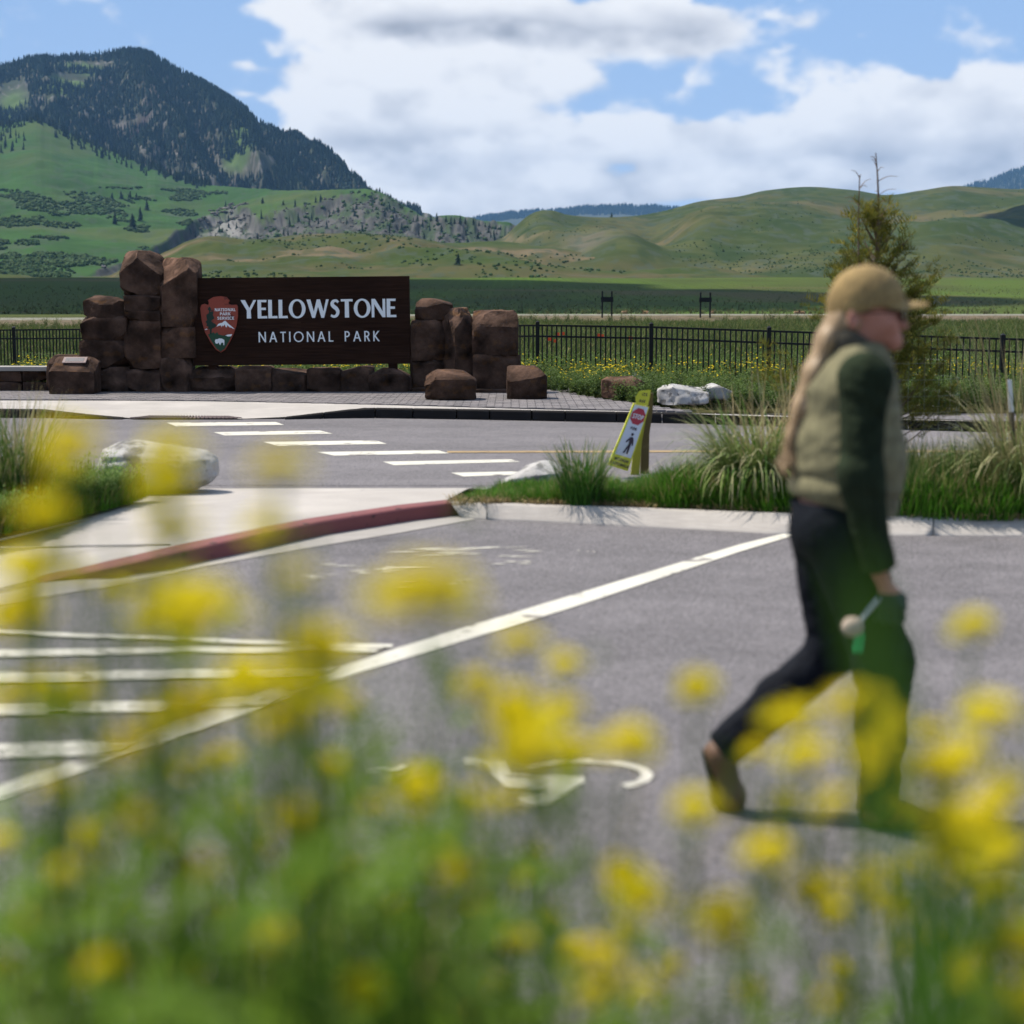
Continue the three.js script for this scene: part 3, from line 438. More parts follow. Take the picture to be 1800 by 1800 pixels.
// ---------------------------------------------------------------- the stones of the sign
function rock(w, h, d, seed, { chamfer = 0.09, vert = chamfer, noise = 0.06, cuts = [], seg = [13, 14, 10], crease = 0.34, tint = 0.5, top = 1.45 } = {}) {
  if (chamfer < 0.2) chamfer *= 0.55; if (vert < 0.3) vert *= 0.55; const r = rng(seed * 977 + 13), g0 = new THREE.BoxGeometry(1, 1, 1, ...seg); g0.deleteAttribute('uv'); g0.deleteAttribute('normal'); g0.deleteAttribute('color');
  const g = mergeVertices(g0, 1e-4), p = g.attributes.position, planes = [...cuts];
  const V = (x, y, z, k) => { const l = Math.hypot(x, y, z); planes.push([x / l, y / l, z / l, k]); };
  for (const sx of [-1, 1]) for (const sz of [-1, 1]) V(sx * (0.8 + 0.4 * r()), 0, sz * (0.8 + 0.4 * r()), 0.707 * (1 - vert * (0.6 + 0.9 * r())));
  for (const sx of [-1, 1]) { V(sx, 0.9 + 0.3 * r(), 0, 0.707 * (1 - chamfer * (0.5 + r()))); V(sx, -1, 0, 0.707 * (1 - chamfer * 0.5 * r())); V(0, 1, sx, 0.707 * (1 - chamfer * (0.4 + r()))); V(0, -1, sx, 0.707 * (1 - chamfer * 0.4 * r())); }
  for (let i = 0; i < 7; i++) V(r() - 0.5, (r() - 0.4) * 1.2, r() - 0.1, 0.6 + 0.13 * r());
  const col = [], tone = 0.85 + 0.3 * r(), warm = (r() - 0.5) * 0.07;
  for (let i = 0; i < p.count; i++) {
    const v = new THREE.Vector3().fromBufferAttribute(p, i);
    for (let k = 0; k < 2; k++) for (const [a, b, c, q] of planes) { const s = a * v.x + b * v.y + c * v.z - q; if (s > 0) { v.x -= a * s; v.y -= b * s; v.z -= c * s; } }
    const n = noise * (0.35 * fbm(v.x * w * 3 + seed, v.y * h * 3, v.z * d * 3, 3) + 0.75 * fbm(v.x * w * 11 + seed, v.y * h * 11, v.z * d * 11, 3));
    const l = v.length() || 1; v.multiplyScalar(1 + n / l * 0.6);
    p.setXYZ(i, v.x * w, v.y * h, v.z * d);
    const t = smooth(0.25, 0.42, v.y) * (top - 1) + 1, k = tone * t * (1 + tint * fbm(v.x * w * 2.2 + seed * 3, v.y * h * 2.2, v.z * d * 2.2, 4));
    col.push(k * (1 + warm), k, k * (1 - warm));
  }
  g.setAttribute('color', new THREE.Float32BufferAttribute(col, 3));
  const out = toCreasedNormals(g.toNonIndexed(), crease);
  return boxUV(out, 1, seed * 0.37, seed * 0.61);
}
const BASALT_GROUP = 'basalt stones of the entrance sign';
function stone(name, label, [l, r, t, b], depth, seed, o = {}, group = BASALT_GROUP, m = M.basalt, cat = 'stone') {
  const th = o.thick ?? 0.55, zc = depth + th * 0.45, A = P(l, b, depth), B = P(r, t, depth), w = B.x - A.x, h = B.y - A.y;
  const s = thing(name, label, cat, [(A.x + B.x) / 2, A.y, -zc], group); s.rotation.y = o.turn ?? 0; s.rotation.z = o.roll ?? 0;
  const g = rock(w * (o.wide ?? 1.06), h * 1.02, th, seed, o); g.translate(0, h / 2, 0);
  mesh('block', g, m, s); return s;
}
const D0 = -G(500, 690, PH).z;
const tilt = (x, y, z, k) => { const l = Math.hypot(x, y, z); return [x / l, y / l, z / l, k]; };
// left stacks
stone('basalt_block', 'flat brown slab capping the leftmost and lowest of the three left stacks', [145, 223, 519, 559], D0, 1, { chamfer: 0.3, cuts: [tilt(0.25, 1, 0.25, 0.4), tilt(-1, 1, 0.6, 0.56)], noise: 0.08 });
stone('basalt_block', 'brown block second from the top of the lowest left stack', [143, 220, 556, 600], D0, 2, { chamfer: 0.14, cuts: [tilt(-1, 1, 0.4, 0.58)] });
stone('basalt_block', 'brown block third from the top of the lowest left stack with chipped lower corner', [142, 220, 598, 646], D0, 3, { chamfer: 0.12, cuts: [tilt(1, -1, 0.5, 0.55)] });
stone('basalt_block', 'brown bottom block of the lowest left stack, behind the plaque stone', [158, 223, 645, 690], D0, 4, { chamfer: 0.06 });
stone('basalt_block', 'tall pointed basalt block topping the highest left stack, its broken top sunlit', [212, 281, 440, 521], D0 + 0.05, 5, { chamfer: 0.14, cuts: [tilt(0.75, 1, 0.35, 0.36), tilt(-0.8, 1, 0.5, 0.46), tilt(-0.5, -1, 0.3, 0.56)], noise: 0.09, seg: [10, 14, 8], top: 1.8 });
stone('basalt_block', 'thin brown block below the pointed top block of the highest left stack', [219, 280, 519, 546], D0, 6, { chamfer: 0.1 });
stone('basalt_block', 'second thin block of the highest left stack, above its longest block', [221, 281, 544, 564], D0, 7, { chamfer: 0.1 });
stone('basalt_block', 'long brown block at mid height of the highest left stack', [220, 281, 563, 648], D0, 8, { chamfer: 0.1, cuts: [tilt(-1, -1, 0.4, 0.6)] });
stone('basalt_block', 'brown bottom block of the highest left stack', [222, 281, 649, 690], D0, 9, { chamfer: 0.08 });
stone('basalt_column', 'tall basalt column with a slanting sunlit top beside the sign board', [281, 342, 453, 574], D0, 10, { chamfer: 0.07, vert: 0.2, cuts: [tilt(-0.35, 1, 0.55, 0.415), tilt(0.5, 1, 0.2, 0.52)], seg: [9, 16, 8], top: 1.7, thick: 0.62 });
stone('basalt_block', 'brown block under the tall column that stands beside the sign board', [282, 339, 574, 629], D0, 11, { chamfer: 0.07, vert: 0.2 });
stone('basalt_block', 'brown bottom block of the stack that touches the sign board on its left', [282, 333, 628, 690], D0, 12, { chamfer: 0.07, vert: 0.2 });
// the stone with a plaque and the one behind it
stone('basalt_block', 'rounded brown stone half hidden behind the plaque stone', [84, 145, 625, 690], D0 + 0.1, 13, { chamfer: 0.25 });
{
  const s = stone('plaque_stone', 'low brown stone with a small plaque set on its slanting top', [88, 161, 629, 694], -G(120, 694, PH).z, 14, { chamfer: 0.12, cuts: [tilt(0.05, 0.86, 0.5, 0.36), tilt(1, 1, 0.4, 0.5), tilt(-1, 1, 0.4, 0.54)], noise: 0.03 }, null);
  const pl = mesh('plaque', box(0.36, 0.018, 0.17, 0, 0, 0, 0.006), mat(C(0.2, 0.14, 0.13), { roughness: 0.7 }), s); pl.position.set(0.02, 0.515, 0.05); pl.rotation.x = 0.5;
  mesh('plaque_print', box(0.28, 0.004, 0.1, 0, 0.0105, 0), mat(C(0.14, 0.13, 0.15), { map: T.worn, roughness: 0.7 }), pl);
}
// the row under the board
[[331, 413, 645, 15, 'wide rounded stone under the sign board, leftmost in its row', 0.3], [413, 476, 645, 16, 'brown stone under the arrowhead emblem, second in the row under the board', 0.16], [475, 539, 649, 17, 'brown stone with a dipped top, third in the row under the board', 0.12], [539, 598, 648, 18, 'squarish brown stone, fourth in the row under the board', 0.1], [597, 654, 645, 19, 'brown stone with a raised right corner, fifth in the row under the board', 0.14], [646, 723, 648, 20, 'wide rounded stone under the end of the board, last in its row', 0.32]]
  .forEach(([l, r, t, sd, lab, ch]) => stone('basalt_block', lab, [l, r, t, 690.5], D0 - 0.02 + (sd % 2) * 0.04, sd, { chamfer: ch, vert: 0.14, wide: 1.0, cuts: sd === 17 ? [tilt(0.2, 1, 0.2, 0.42)] : sd === 19 ? [tilt(-0.3, 1, 0, 0.43)] : [] }));
// right stacks
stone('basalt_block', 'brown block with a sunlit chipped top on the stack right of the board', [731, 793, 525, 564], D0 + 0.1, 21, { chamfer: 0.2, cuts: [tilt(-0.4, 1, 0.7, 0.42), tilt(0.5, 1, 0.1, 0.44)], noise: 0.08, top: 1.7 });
stone('basalt_column', 'long cracked basalt column standing right beside the board', [723, 782, 563, 634], D0 + 0.05, 22, { chamfer: 0.06, vert: 0.25 });
stone('basalt_block', 'brown block under the cracked column right of the board', [722, 780, 633, 683], D0 + 0.05, 23, { chamfer: 0.08, vert: 0.25 });
stone('basalt_block', 'low base stone just left of the front boulder, under the right stack', [722, 756, 681, 691], D0, 24, { chamfer: 0.2 });
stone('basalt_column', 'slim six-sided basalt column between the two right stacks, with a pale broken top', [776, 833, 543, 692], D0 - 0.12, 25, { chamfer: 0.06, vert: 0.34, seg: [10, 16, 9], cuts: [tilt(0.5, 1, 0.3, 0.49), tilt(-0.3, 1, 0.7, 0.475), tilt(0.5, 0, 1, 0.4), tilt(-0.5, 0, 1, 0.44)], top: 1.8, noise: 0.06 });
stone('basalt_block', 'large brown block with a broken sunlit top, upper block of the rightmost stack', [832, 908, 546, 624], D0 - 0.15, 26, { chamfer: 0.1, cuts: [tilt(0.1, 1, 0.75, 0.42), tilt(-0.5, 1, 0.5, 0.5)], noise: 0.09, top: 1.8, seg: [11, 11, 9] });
stone('basalt_block', 'brown block in the middle of the rightmost stack', [833, 912, 623, 684], D0 - 0.15, 27, { chamfer: 0.09 });
stone('basalt_block', 'thin base stone of the rightmost stack', [834, 893, 684, 697], D0 - 0.3, 28, { chamfer: 0.15 });
stone('basalt_boulder', 'squat brown boulder standing alone on the pavers in front of the right stacks', [749, 833, 652, 705], -G(790, 705, PH).z, 29, { chamfer: 0.26, cuts: [tilt(0.25, 1, 0.25, 0.42), tilt(-1, 0.6, 0.4, 0.5)], thick: 0.7, noise: 0.07 });
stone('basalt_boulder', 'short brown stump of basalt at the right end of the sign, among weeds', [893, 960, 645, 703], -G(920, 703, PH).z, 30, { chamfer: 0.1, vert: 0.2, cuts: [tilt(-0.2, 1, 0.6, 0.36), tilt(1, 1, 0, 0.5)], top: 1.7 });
stone('basalt_boulder', 'low brown boulder among green weeds in front of the fence', [1062, 1136, 662, 700], -G(1100, 706, 0.1).z, 31, { chamfer: 0.3, cuts: [tilt(-0.1, 1, 0.2, 0.38)], thick: 0.6 });
// pale boulders
const PALE = (o) => ({ noise: 0.09, tint: 0.1, crease: 0.9, top: 1.0, seg: [16, 12, 12], ...o });
stone('white_boulder', 'jagged white boulder beyond the road, in grass near the dry clump', [1162, 1246, 677, 712], -G(1200, 718, 0.1).z, 41, PALE({ chamfer: 0.3, cuts: [tilt(0.5, 1, 0.3, 0.33), tilt(-1, 1, 0.3, 0.5), tilt(0.3, 0.3, 1, 0.42)], thick: 0.7 }), null, M.granite, 'boulder');
stone('white_boulder', 'smaller flat white boulder behind and right of the jagged one', [1224, 1287, 674, 704], -G(1250, 712, 0.1).z - 0.2, 42, PALE({ chamfer: 0.4, cuts: [tilt(-0.4, 1, 0.2, 0.34)] }), null, M.granite, 'boulder');
stone('white_boulder', 'small white rock at the foot of the fence behind the low brown boulder', [1102, 1131, 656, 680], 28.2, 43, PALE({ chamfer: 0.4, thick: 0.4 }), null, M.granite, 'boulder');
stone('white_boulder', 'white boulder sunk in the island grass beside a tall green tuft', [878, 996, 818, 888], 13.3, 44, PALE({ chamfer: 0.42, cuts: [tilt(-0.75, 1, 0.2, 0.42), tilt(0.5, 1, 0.4, 0.44), tilt(-0.2, 1, 1, 0.5)], thick: 0.6 }), null, M.granite, 'boulder');
{ // the long smooth one on the pavement
  const A = P(172, 876, 13.7), B = P(383, 789, 13.7), w = B.x - A.x, h = B.y - A.y;
  const s = thing('white_boulder', 'long smooth white boulder lying on the pavement at the left', 'boulder', [(A.x + B.x) / 2, 0.03, -13.75]);
  const g0 = new THREE.IcosahedronGeometry(1, 22); g0.deleteAttribute('uv'); g0.deleteAttribute('normal'); const g = mergeVertices(g0, 1e-5), p = g.attributes.position, col = [];
  for (let i = 0; i < p.count; i++) {
    let x = p.getX(i), y = p.getY(i), z = p.getZ(i); const n = 0.1 * fbm(x * 1.6 + 3, y * 1.6, z * 1.6, 3) + 0.03 * fbm(x * 6, y * 6, z * 6, 3);
    const dent = 0.14 * Math.exp(-(((x + 0.55) / 0.2) ** 2 + ((y - 0.22 - 0.3 * (x + 0.55)) / 0.07) ** 2)) * (z > 0 ? 1 : 0);
    const prof = lerp(1.0, 0.86, smooth(-0.3, 0.7, x)), X = Math.sign(x) * Math.abs(x) ** 0.8; y = Math.sign(y) * Math.abs(y) ** 0.85;
    p.setXYZ(i, X * (1 + n) * w / 2, Math.max(0, (y * (1 + n) * prof + 0.06 * Math.sin(x * 4 + 3.6) * (y > 0 ? 1 : 0) + 0.86) * h / 1.86), z * (1 + n - dent) * 0.36);
    const k = 1 - 1.6 * dent + 0.08 * fbm(x * 5, y * 5, z * 5, 3); col.push(k, k, k * 0.99);
  }
  g.computeVertexNormals(); const o = boxUV(toCreasedNormals(g.toNonIndexed(), 1.2), 0.8); mesh('block', o, M.granite, s); s.rotation.z = -0.03;
}

// ---------------------------------------------------------------- lettering
const W0 = { // unit letters: outline, holes; a bold one with thick and thin strokes, a light one of even strokes
  Y: [0.88, [[0, 1], [0.25, 1], [0.48, 0.56], [0.73, 1], [0.88, 1], [0.56, 0.43], [0.57, 0], [0.33, 0], [0.34, 0.43]]],
  E: [0.54, [[0, 0], [0.01, 1], [0.52, 1], [0.5, 0.87], [0.21, 0.88], [0.21, 0.58], [0.47, 0.58], [0.47, 0.45], [0.21, 0.45], [0.21, 0.12], [0.53, 0.13], [0.55, 0]]],
  L: [0.52, [[0, 0], [0.01, 1], [0.22, 1], [0.21, 0.12], [0.5, 0.13], [0.52, 0]]],
  W: [1.25, [[0, 1], [0.22, 1], [0.40, 0.34], [0.58, 1], [0.76, 1], [0.94, 0.34], [1.1, 1], [1.25, 1], [0.97, 0], [0.82, 0], [0.645, 0.62], [0.46, 0], [0.3, 0]]],
  T: [0.66, [[0, 1], [0.66, 1], [0.66, 0.87], [0.44, 0.88], [0.45, 0], [0.21, 0], [0.22, 0.88], [0, 0.87]]],
  N: [0.78, [[0, 0], [0, 1], [0.2, 1], [0.62, 0.32], [0.62, 1], [0.77, 1], [0.77, 0], [0.6, 0], [0.15, 0.7], [0.15, 0]]],
};
const W1 = {
  N: [0.74, [[0, 0], [0, 1], [0.13, 1], [0.61, 0.24], [0.61, 1], [0.74, 1], [0.74, 0], [0.61, 0], [0.13, 0.76], [0.13, 0]]],
  A: [0.8, [[0, 0], [0.33, 1], [0.47, 1], [0.8, 0], [0.66, 0], [0.565, 0.28], [0.235, 0.28], [0.14, 0]], [[0.275, 0.4], [0.4, 0.8], [0.525, 0.4]]],
  T: [0.56, [[0, 1], [0.56, 1], [0.56, 0.88], [0.345, 0.88], [0.345, 0], [0.215, 0], [0.215, 0.88], [0, 0.88]]],
  I: [0.13, [[0, 0], [0, 1], [0.13, 1], [0.13, 0]]],
  L: [0.46, [[0, 0], [0, 1], [0.13, 1], [0.13, 0.12], [0.46, 0.12], [0.46, 0]]],
  K: [0.64, [[0, 0], [0, 1], [0.13, 1], [0.13, 0.57], [0.46, 1], [0.62, 1], [0.24, 0.53], [0.65, 0], [0.48, 0], [0.13, 0.45], [0.13, 0]]],
};
const arc = (cx, cy, rx, ry, a0, a1, n = 20) => Array.from({ length: n + 1 }, (_, i) => { const t = lerp(a0, a1, i / n); return [cx + rx * Math.cos(t), cy + ry * Math.sin(t)]; });
W0.O = [0.94, arc(0.47, 0.5, 0.47, 0.52, 0, 2 * Math.PI, 36).slice(0, -1), arc(0.47, 0.5, 0.27, 0.42, 0, 2 * Math.PI, 36).slice(0, -1)];
W1.O = [1.0, arc(0.5, 0.5, 0.5, 0.51, 0, 2 * Math.PI, 36).slice(0, -1), arc(0.5, 0.5, 0.375, 0.395, 0, 2 * Math.PI, 36).slice(0, -1)];
W1.P = [0.52, [[0, 0], [0, 1], ...arc(0.24, 0.71, 0.28, 0.29, Math.PI / 2, -Math.PI / 2, 14), [0.13, 0.42], [0.13, 0]], [[0.13, 0.54], ...arc(0.23, 0.71, 0.16, 0.17, -Math.PI / 2, Math.PI / 2, 12), [0.13, 0.88]]];
W1.R = [0.58, [[0, 0], [0, 1], ...arc(0.24, 0.71, 0.28, 0.29, Math.PI / 2, -1.1, 14), [0.59, 0], [0.43, 0], [0.21, 0.42], [0.13, 0.42], [0.13, 0]], W1.P[2]];
{ // S: a stroke of changing width along a curve
  const c = new THREE.CatmullRomCurve3([[0.47, 0.83], [0.36, 0.92], [0.2, 0.89], [0.125, 0.75], [0.2, 0.62], [0.36, 0.49], [0.44, 0.32], [0.38, 0.14], [0.22, 0.06], [0.05, 0.13]].map(([x, y]) => new THREE.Vector3(x, y, 0))), a = [], b = [];
  for (let i = 0; i <= 36; i++) { const t = i / 36, q = c.getPoint(t), n = c.getTangent(t), w = lerp(0.065, 0.105, Math.sin(t * Math.PI) ** 2); a.push([q.x - n.y * w, q.y + n.x * w]); b.push([q.x + n.y * w, q.y - n.x * w]); }
  W0.S = [0.56, [...a, ...b.reverse()]];
}
function letterGeo([, out, hole], depth) { const s = new THREE.Shape(out.map(([x, y]) => new THREE.Vector2(x, y))); if (hole) s.holes.push(new THREE.Path(hole.map(([x, y]) => new THREE.Vector2(x, y)))); return new THREE.ExtrudeGeometry(s, { depth, bevelEnabled: false, curveSegments: 6 }); }
function line(text, font, x0, x1, y, cap, z, m, parent, gap, depth = 0.012) {
  let total = 0; for (const ch of text) total += (ch === ' ' ? 0.5 : font[ch][0]) + gap; total -= gap; const sx = (x1 - x0) / total; let x = x0;
  for (const ch of text) { if (ch === ' ') { x += (0.5 + gap) * sx; continue; } const g = letterGeo(font[ch], depth); g.scale(sx, cap, 1); const o = mesh('letter', g, m, parent); o.position.set(x, y, z); x += (font[ch][0] + gap) * sx; }
}
const sans = await new FontLoader().loadAsync('fonts/droid/droid_sans_bold.typeface.json');
const word = (t, size, depth = 0.004) => { const g = new TextGeometry(t, { font: sans, size, depth, curveSegments: 4 }); g.computeBoundingBox(); g.translate(-(g.boundingBox.max.x + g.boundingBox.min.x) / 2, 0, 0); return g; };
const poly = (pts, depth, bevel = 0) => new THREE.ExtrudeGeometry(new THREE.Shape(pts.map(([x, y]) => new THREE.Vector2(x, y))), { depth, bevelEnabled: bevel > 0, bevelSize: bevel, bevelThickness: bevel, bevelSegments: 2, curveSegments: 8 });

// ---------------------------------------------------------------- the sign board
{
  const BD = D0 + 0.12, A = P(340, 641, BD), B = P(721, 487, BD), w = B.x - A.x, h = B.y - A.y, s = 3000 / BD;      // pixels per metre there
  const sign = thing('park_sign', 'wide dark brown wooden sign board reading YELLOWSTONE NATIONAL PARK between basalt stacks', 'sign', [(A.x + B.x) / 2, PH, -BD - 0.06]);
  const yb = A.y - PH, X = (px) => P(px, 560, BD).x - sign.position.x, Y = (py) => P(560, py, BD).y - PH;
  const board = new THREE.BoxGeometry(w, h, 0.12); const nb = boxUV(board, 0.45); nb.translate(0, yb + h / 2, 0);
  const panel = mesh('board', nb, M.wood, sign);
  for (const px of [372, 690]) mesh('post', boxUV(box(0.14, yb + 0.05, 0.1, X(px), (yb + 0.05) / 2 - 0.02, -0.02)), M.wood, sign);
  const tiltBoard = 0.0095; sign.rotation.z = tiltBoard;
  line('YELLOWSTONE', W0, X(425), X(698), Y(559), (559 - 527) / s, 0.058, M.letter, sign, 0.06);
  line('NATIONAL PARK', W1, X(455), X(668), Y(601), 18 / s, 0.058, M.letter, sign, 0.33);
  // the arrowhead emblem, in its own metres: 66 pixels wide, 97 high
  const u = 1 / s, em = [[355, 541], [357, 535], [362, 533.5], [369, 536], [370.5, 531], [369, 527], [378, 522], [390, 520.5], [400, 522], [405.5, 528], [403, 531], [404.5, 535], [411, 536], [418, 535.5], [419.5, 539], [419, 556], [416, 571], [411, 585], [404, 599], [396, 612], [388, 617], [380, 612], [371, 599], [362, 582], [357, 562]];
  const ex = 387, ey = 568, E = (pts) => pts.map(([x, y]) => [(x - ex) * u, (ey - y) * u]);
  const emblem = mesh('emblem', poly(E(em), 0.02, 0.006), mat(C(0.30, 0.05, 0.025), { map: T.worn, roughness: 0.7 }), sign); emblem.position.set(X(ex), Y(ey), 0.062); emblem.userData.label = 'red-brown arrowhead emblem with a pine, a snowy peak and a white bison';
  const put = (n, pts, m, z = 0.0262, d = 0.003) => { const o = mesh(n, poly(E(pts), d), m, emblem); o.position.z = z; return o; };
  const green = mat(C(0.018, 0.06, 0.03)), darkGreen = mat(C(0.012, 0.03, 0.02)), whiteM = M.letter, snow = whiteM;
  put('meadow', [[366.5, 586], [372, 585], [376, 582], [379, 585], [383, 582], [385, 586], [392, 588], [399, 588], [403, 588], [408, 588], [402, 600], [395, 611], [388, 615.5], [381, 611], [372.5, 598]], green);
  put('lake', [[397, 588], [402, 586.5], [409, 586], [407, 589.5], [402, 590]], snow, 0.0295);
  put('snow_peak', [[382, 573], [385, 568], [389, 566.5], [392, 566], [395, 563.5], [397.5, 562.5], [400, 565], [404, 569], [409, 573], [413.5, 577], [410, 576], [406, 573.5], [407, 575], [404, 573.5], [401, 570], [400, 574], [398, 573.5], [396.5, 569], [394, 572], [392, 570.5], [391, 574], [389.5, 570.5], [386, 571]], snow);
  put('snow_peak', [[361, 578], [364, 576], [366.5, 577], [363, 578]], snow);
  put('pine', [[369.8, 586], [370.2, 577], [366, 576], [368, 573], [364, 571], [365.5, 568], [363, 564], [366, 561], [365, 557], [364.8, 552], [369, 549], [370, 545], [367.5, 543], [368.5, 540.5], [370.5, 537.5], [373, 540], [373.5, 544], [371.5, 547], [376, 546], [377.5, 549], [376, 552], [378, 556], [379, 558], [375, 561], [373, 563], [376, 566], [380, 567.5], [382, 571], [379, 574], [375, 575.5], [373.5, 577], [373, 586]], darkGreen);
  put('bison', [[378.5, 597], [380, 594.5], [383, 594.5], [386, 593], [391, 593.5], [395, 596], [395, 600], [394.5, 605], [393.2, 605], [393, 600.5], [390, 600.5], [389, 602], [387.5, 605], [386, 603], [385, 600.5], [382, 602.5], [380, 602], [378.7, 599.5]], whiteM, 0.0295);
  [['NATIONAL', 398, 546, 5.2], ['PARK', 398, 553.2, 5.2], ['SERVICE', 398.5, 560.7, 5.2]].forEach(([t, x, y, c]) => { const o = mesh('word', word(t, c * u), whiteM, emblem); const bb = o.geometry.boundingBox; o.scale.x = t === 'NATIONAL' ? 36 * u / (bb.max.x - bb.min.x) : t === 'PARK' ? 18.5 * u / (bb.max.x - bb.min.x) : 29 * u / (bb.max.x - bb.min.x); o.position.set((x - ex) * u, (ey - y) * u, 0.0262); });
}

// ---------------------------------------------------------------- the fence
{
  const line = [[-160, 580, 39.2], [24, 578.5, 37.8], [300, 576, 35.5], [560, 574, 33.4], [760, 572, 31.8], [945, 570, 30.3], [1145, 573, 29.2], [1352, 580, 28.1], [1560, 587, 27.1], [1763, 593.5, 26.3], [1980, 600, 25.6]];
  const pts = line.map((a) => P(...a)), f = thing('metal_fence', 'black metal picket fence running behind the stone sign and across the field', 'fence', [pts[5].x, 0, pts[5].z]), o = f.position;
  const picket = new THREE.BoxGeometry(0.02, 1, 0.02); picket.translate(0, 0.5, 0);
  const postG = new THREE.BoxGeometry(0.066, 1.2, 0.066); postG.translate(0, 0.6, 0); const cap = new THREE.ConeGeometry(0.052, 0.03, 4); cap.rotateY(Math.PI / 4); cap.translate(0, 1.215, 0);
  for (let i = 0; i < pts.length; i++) { const p = pts[i], post = mesh('post', postG, M.fence, f); post.position.set(p.x - o.x, p.y - 1.16, p.z - o.z); const c = mesh('post_cap', cap, M.fence, post); }
  for (let i = 0; i < pts.length - 1; i++) {
    const a = pts[i], b = pts[i + 1], d = b.clone().sub(a), L = Math.hypot(d.x, d.z), n = Math.round(L / 0.098), yaw = Math.atan2(-d.z, d.x), slope = Math.atan2(d.y, L);
    for (const dy of [-0.02, -0.21, -1.04]) { const r = mesh('rail', new THREE.BoxGeometry(L - 0.066, 0.032, 0.028), M.fence, f); r.position.set((a.x + b.x) / 2 - o.x, (a.y + b.y) / 2 + dy, (a.z + b.z) / 2 - o.z); r.rotation.set(0, yaw, slope, 'YXZ'); }
    for (let k = 1; k < n; k++) { const t = k / n, k2 = mesh('picket', picket, M.fence, f); k2.position.set(lerp(a.x, b.x, t) - o.x, lerp(a.y, b.y, t) - 1.1, lerp(a.z, b.z, t) - o.z); k2.scale.y = 1.065; k2.rotation.y = yaw; }
  }
}
// the low wall at the left edge
{
  const d = D0 + 0.35, A = P(-700, 690, d), B = P(84, 646, d), w = thing('low_wall', 'low dark stone wall with a pale concrete cap left of the plaque stone', 'wall', [(A.x + B.x) / 2, PH - 0.02, -d - 0.15]), L = B.x - A.x, h = B.y - PH;
  mesh('cap', boxUV(box(L + 0.04, 0.07, 0.4, 0, h, 0, 0.01), 0.5), M.gutter, w);
  const nb = Math.round(L / 0.42); for (let i = 0; i < nb; i++) for (let j = 0; j < 2; j++) { const g = rock(L / nb - 0.01, (h - 0.03) / 2 - 0.008, 0.3, 300 + i * 2 + j, { chamfer: 0.05, noise: 0.02, seg: [3, 3, 2] }); g.translate(-L / 2 + (i + 0.5) * L / nb, (j + 0.5) * (h - 0.03) / 2, 0); mesh('block', g, M.basalt, w); }
}
// the two notice frames by the highway, seen from behind
for (const [l, r, t, b, py0, py1, lab] of [[1058.5, 1075.5, 512, 557, 522, 531, 'small black roadside board on two posts, nearer the stone sign'], [1231, 1248.5, 514, 556, 523, 531, 'small black roadside board on two posts, nearer the person']]) {
  const d = 122, A = P(l, b, d), B = P(r, t, d), s = thing('roadside_board', lab, 'road sign', [(A.x + B.x) / 2, A.y - 0.2, -d]), w = B.x - A.x, h = B.y - A.y + 0.2;
  for (const k of [-1, 1]) mesh('post', box(0.11, h, 0.11, k * w / 2, h / 2, 0), M.fence, s);
  const y0 = P(0, py1, d).y - s.position.y, y1 = P(0, py0, d).y - s.position.y; mesh('panel', box(w * 1.3, y1 - y0, 0.05, 0, (y0 + y1) / 2, 0.09), M.fence, s);
  for (const yy of [y0 + 0.06, y1 - 0.06]) mesh('brace', box(w * 1.2, 0.05, 0.05, 0, yy, 0.15), M.fence, s);
}
// survey flags in the field
for (const [x, y, lab] of [[977, 588, 'upper left orange survey flag of the cluster behind the fence'], [986, 587, 'upper right orange survey flag of the cluster behind the fence'], [963, 597, 'lower left orange survey flag of the cluster behind the fence'], [973, 600, 'lower right orange survey flag of the cluster behind the fence'], [1050, 590, 'orange survey flag, left one of a pair behind the fence'], [1055, 591, 'orange survey flag, right one of a pair behind the fence'], [1105, 595, 'lone orange survey flag behind the fence, left of the second post']]) {
  const q = P(x, y, 42), s = thing('survey_flag', lab, 'flag', [q.x, -0.03, q.z]); mesh('wire', bar(new THREE.Vector3(), new THREE.Vector3(0, q.y + 0.09, 0), 0.004, 0.004, 5), M.fence, s);
  const g = new THREE.PlaneGeometry(0.09, 0.075, 4, 2), p = g.attributes.position; for (let i = 0; i < p.count; i++) p.setZ(i, 0.012 * Math.sin(p.getX(i) * 50)); g.computeVertexNormals(); const fl = mesh('flag', g, mat(C(0.75, 0.09, 0.02)), s); fl.position.set(0.047, q.y + 0.04, 0);
}
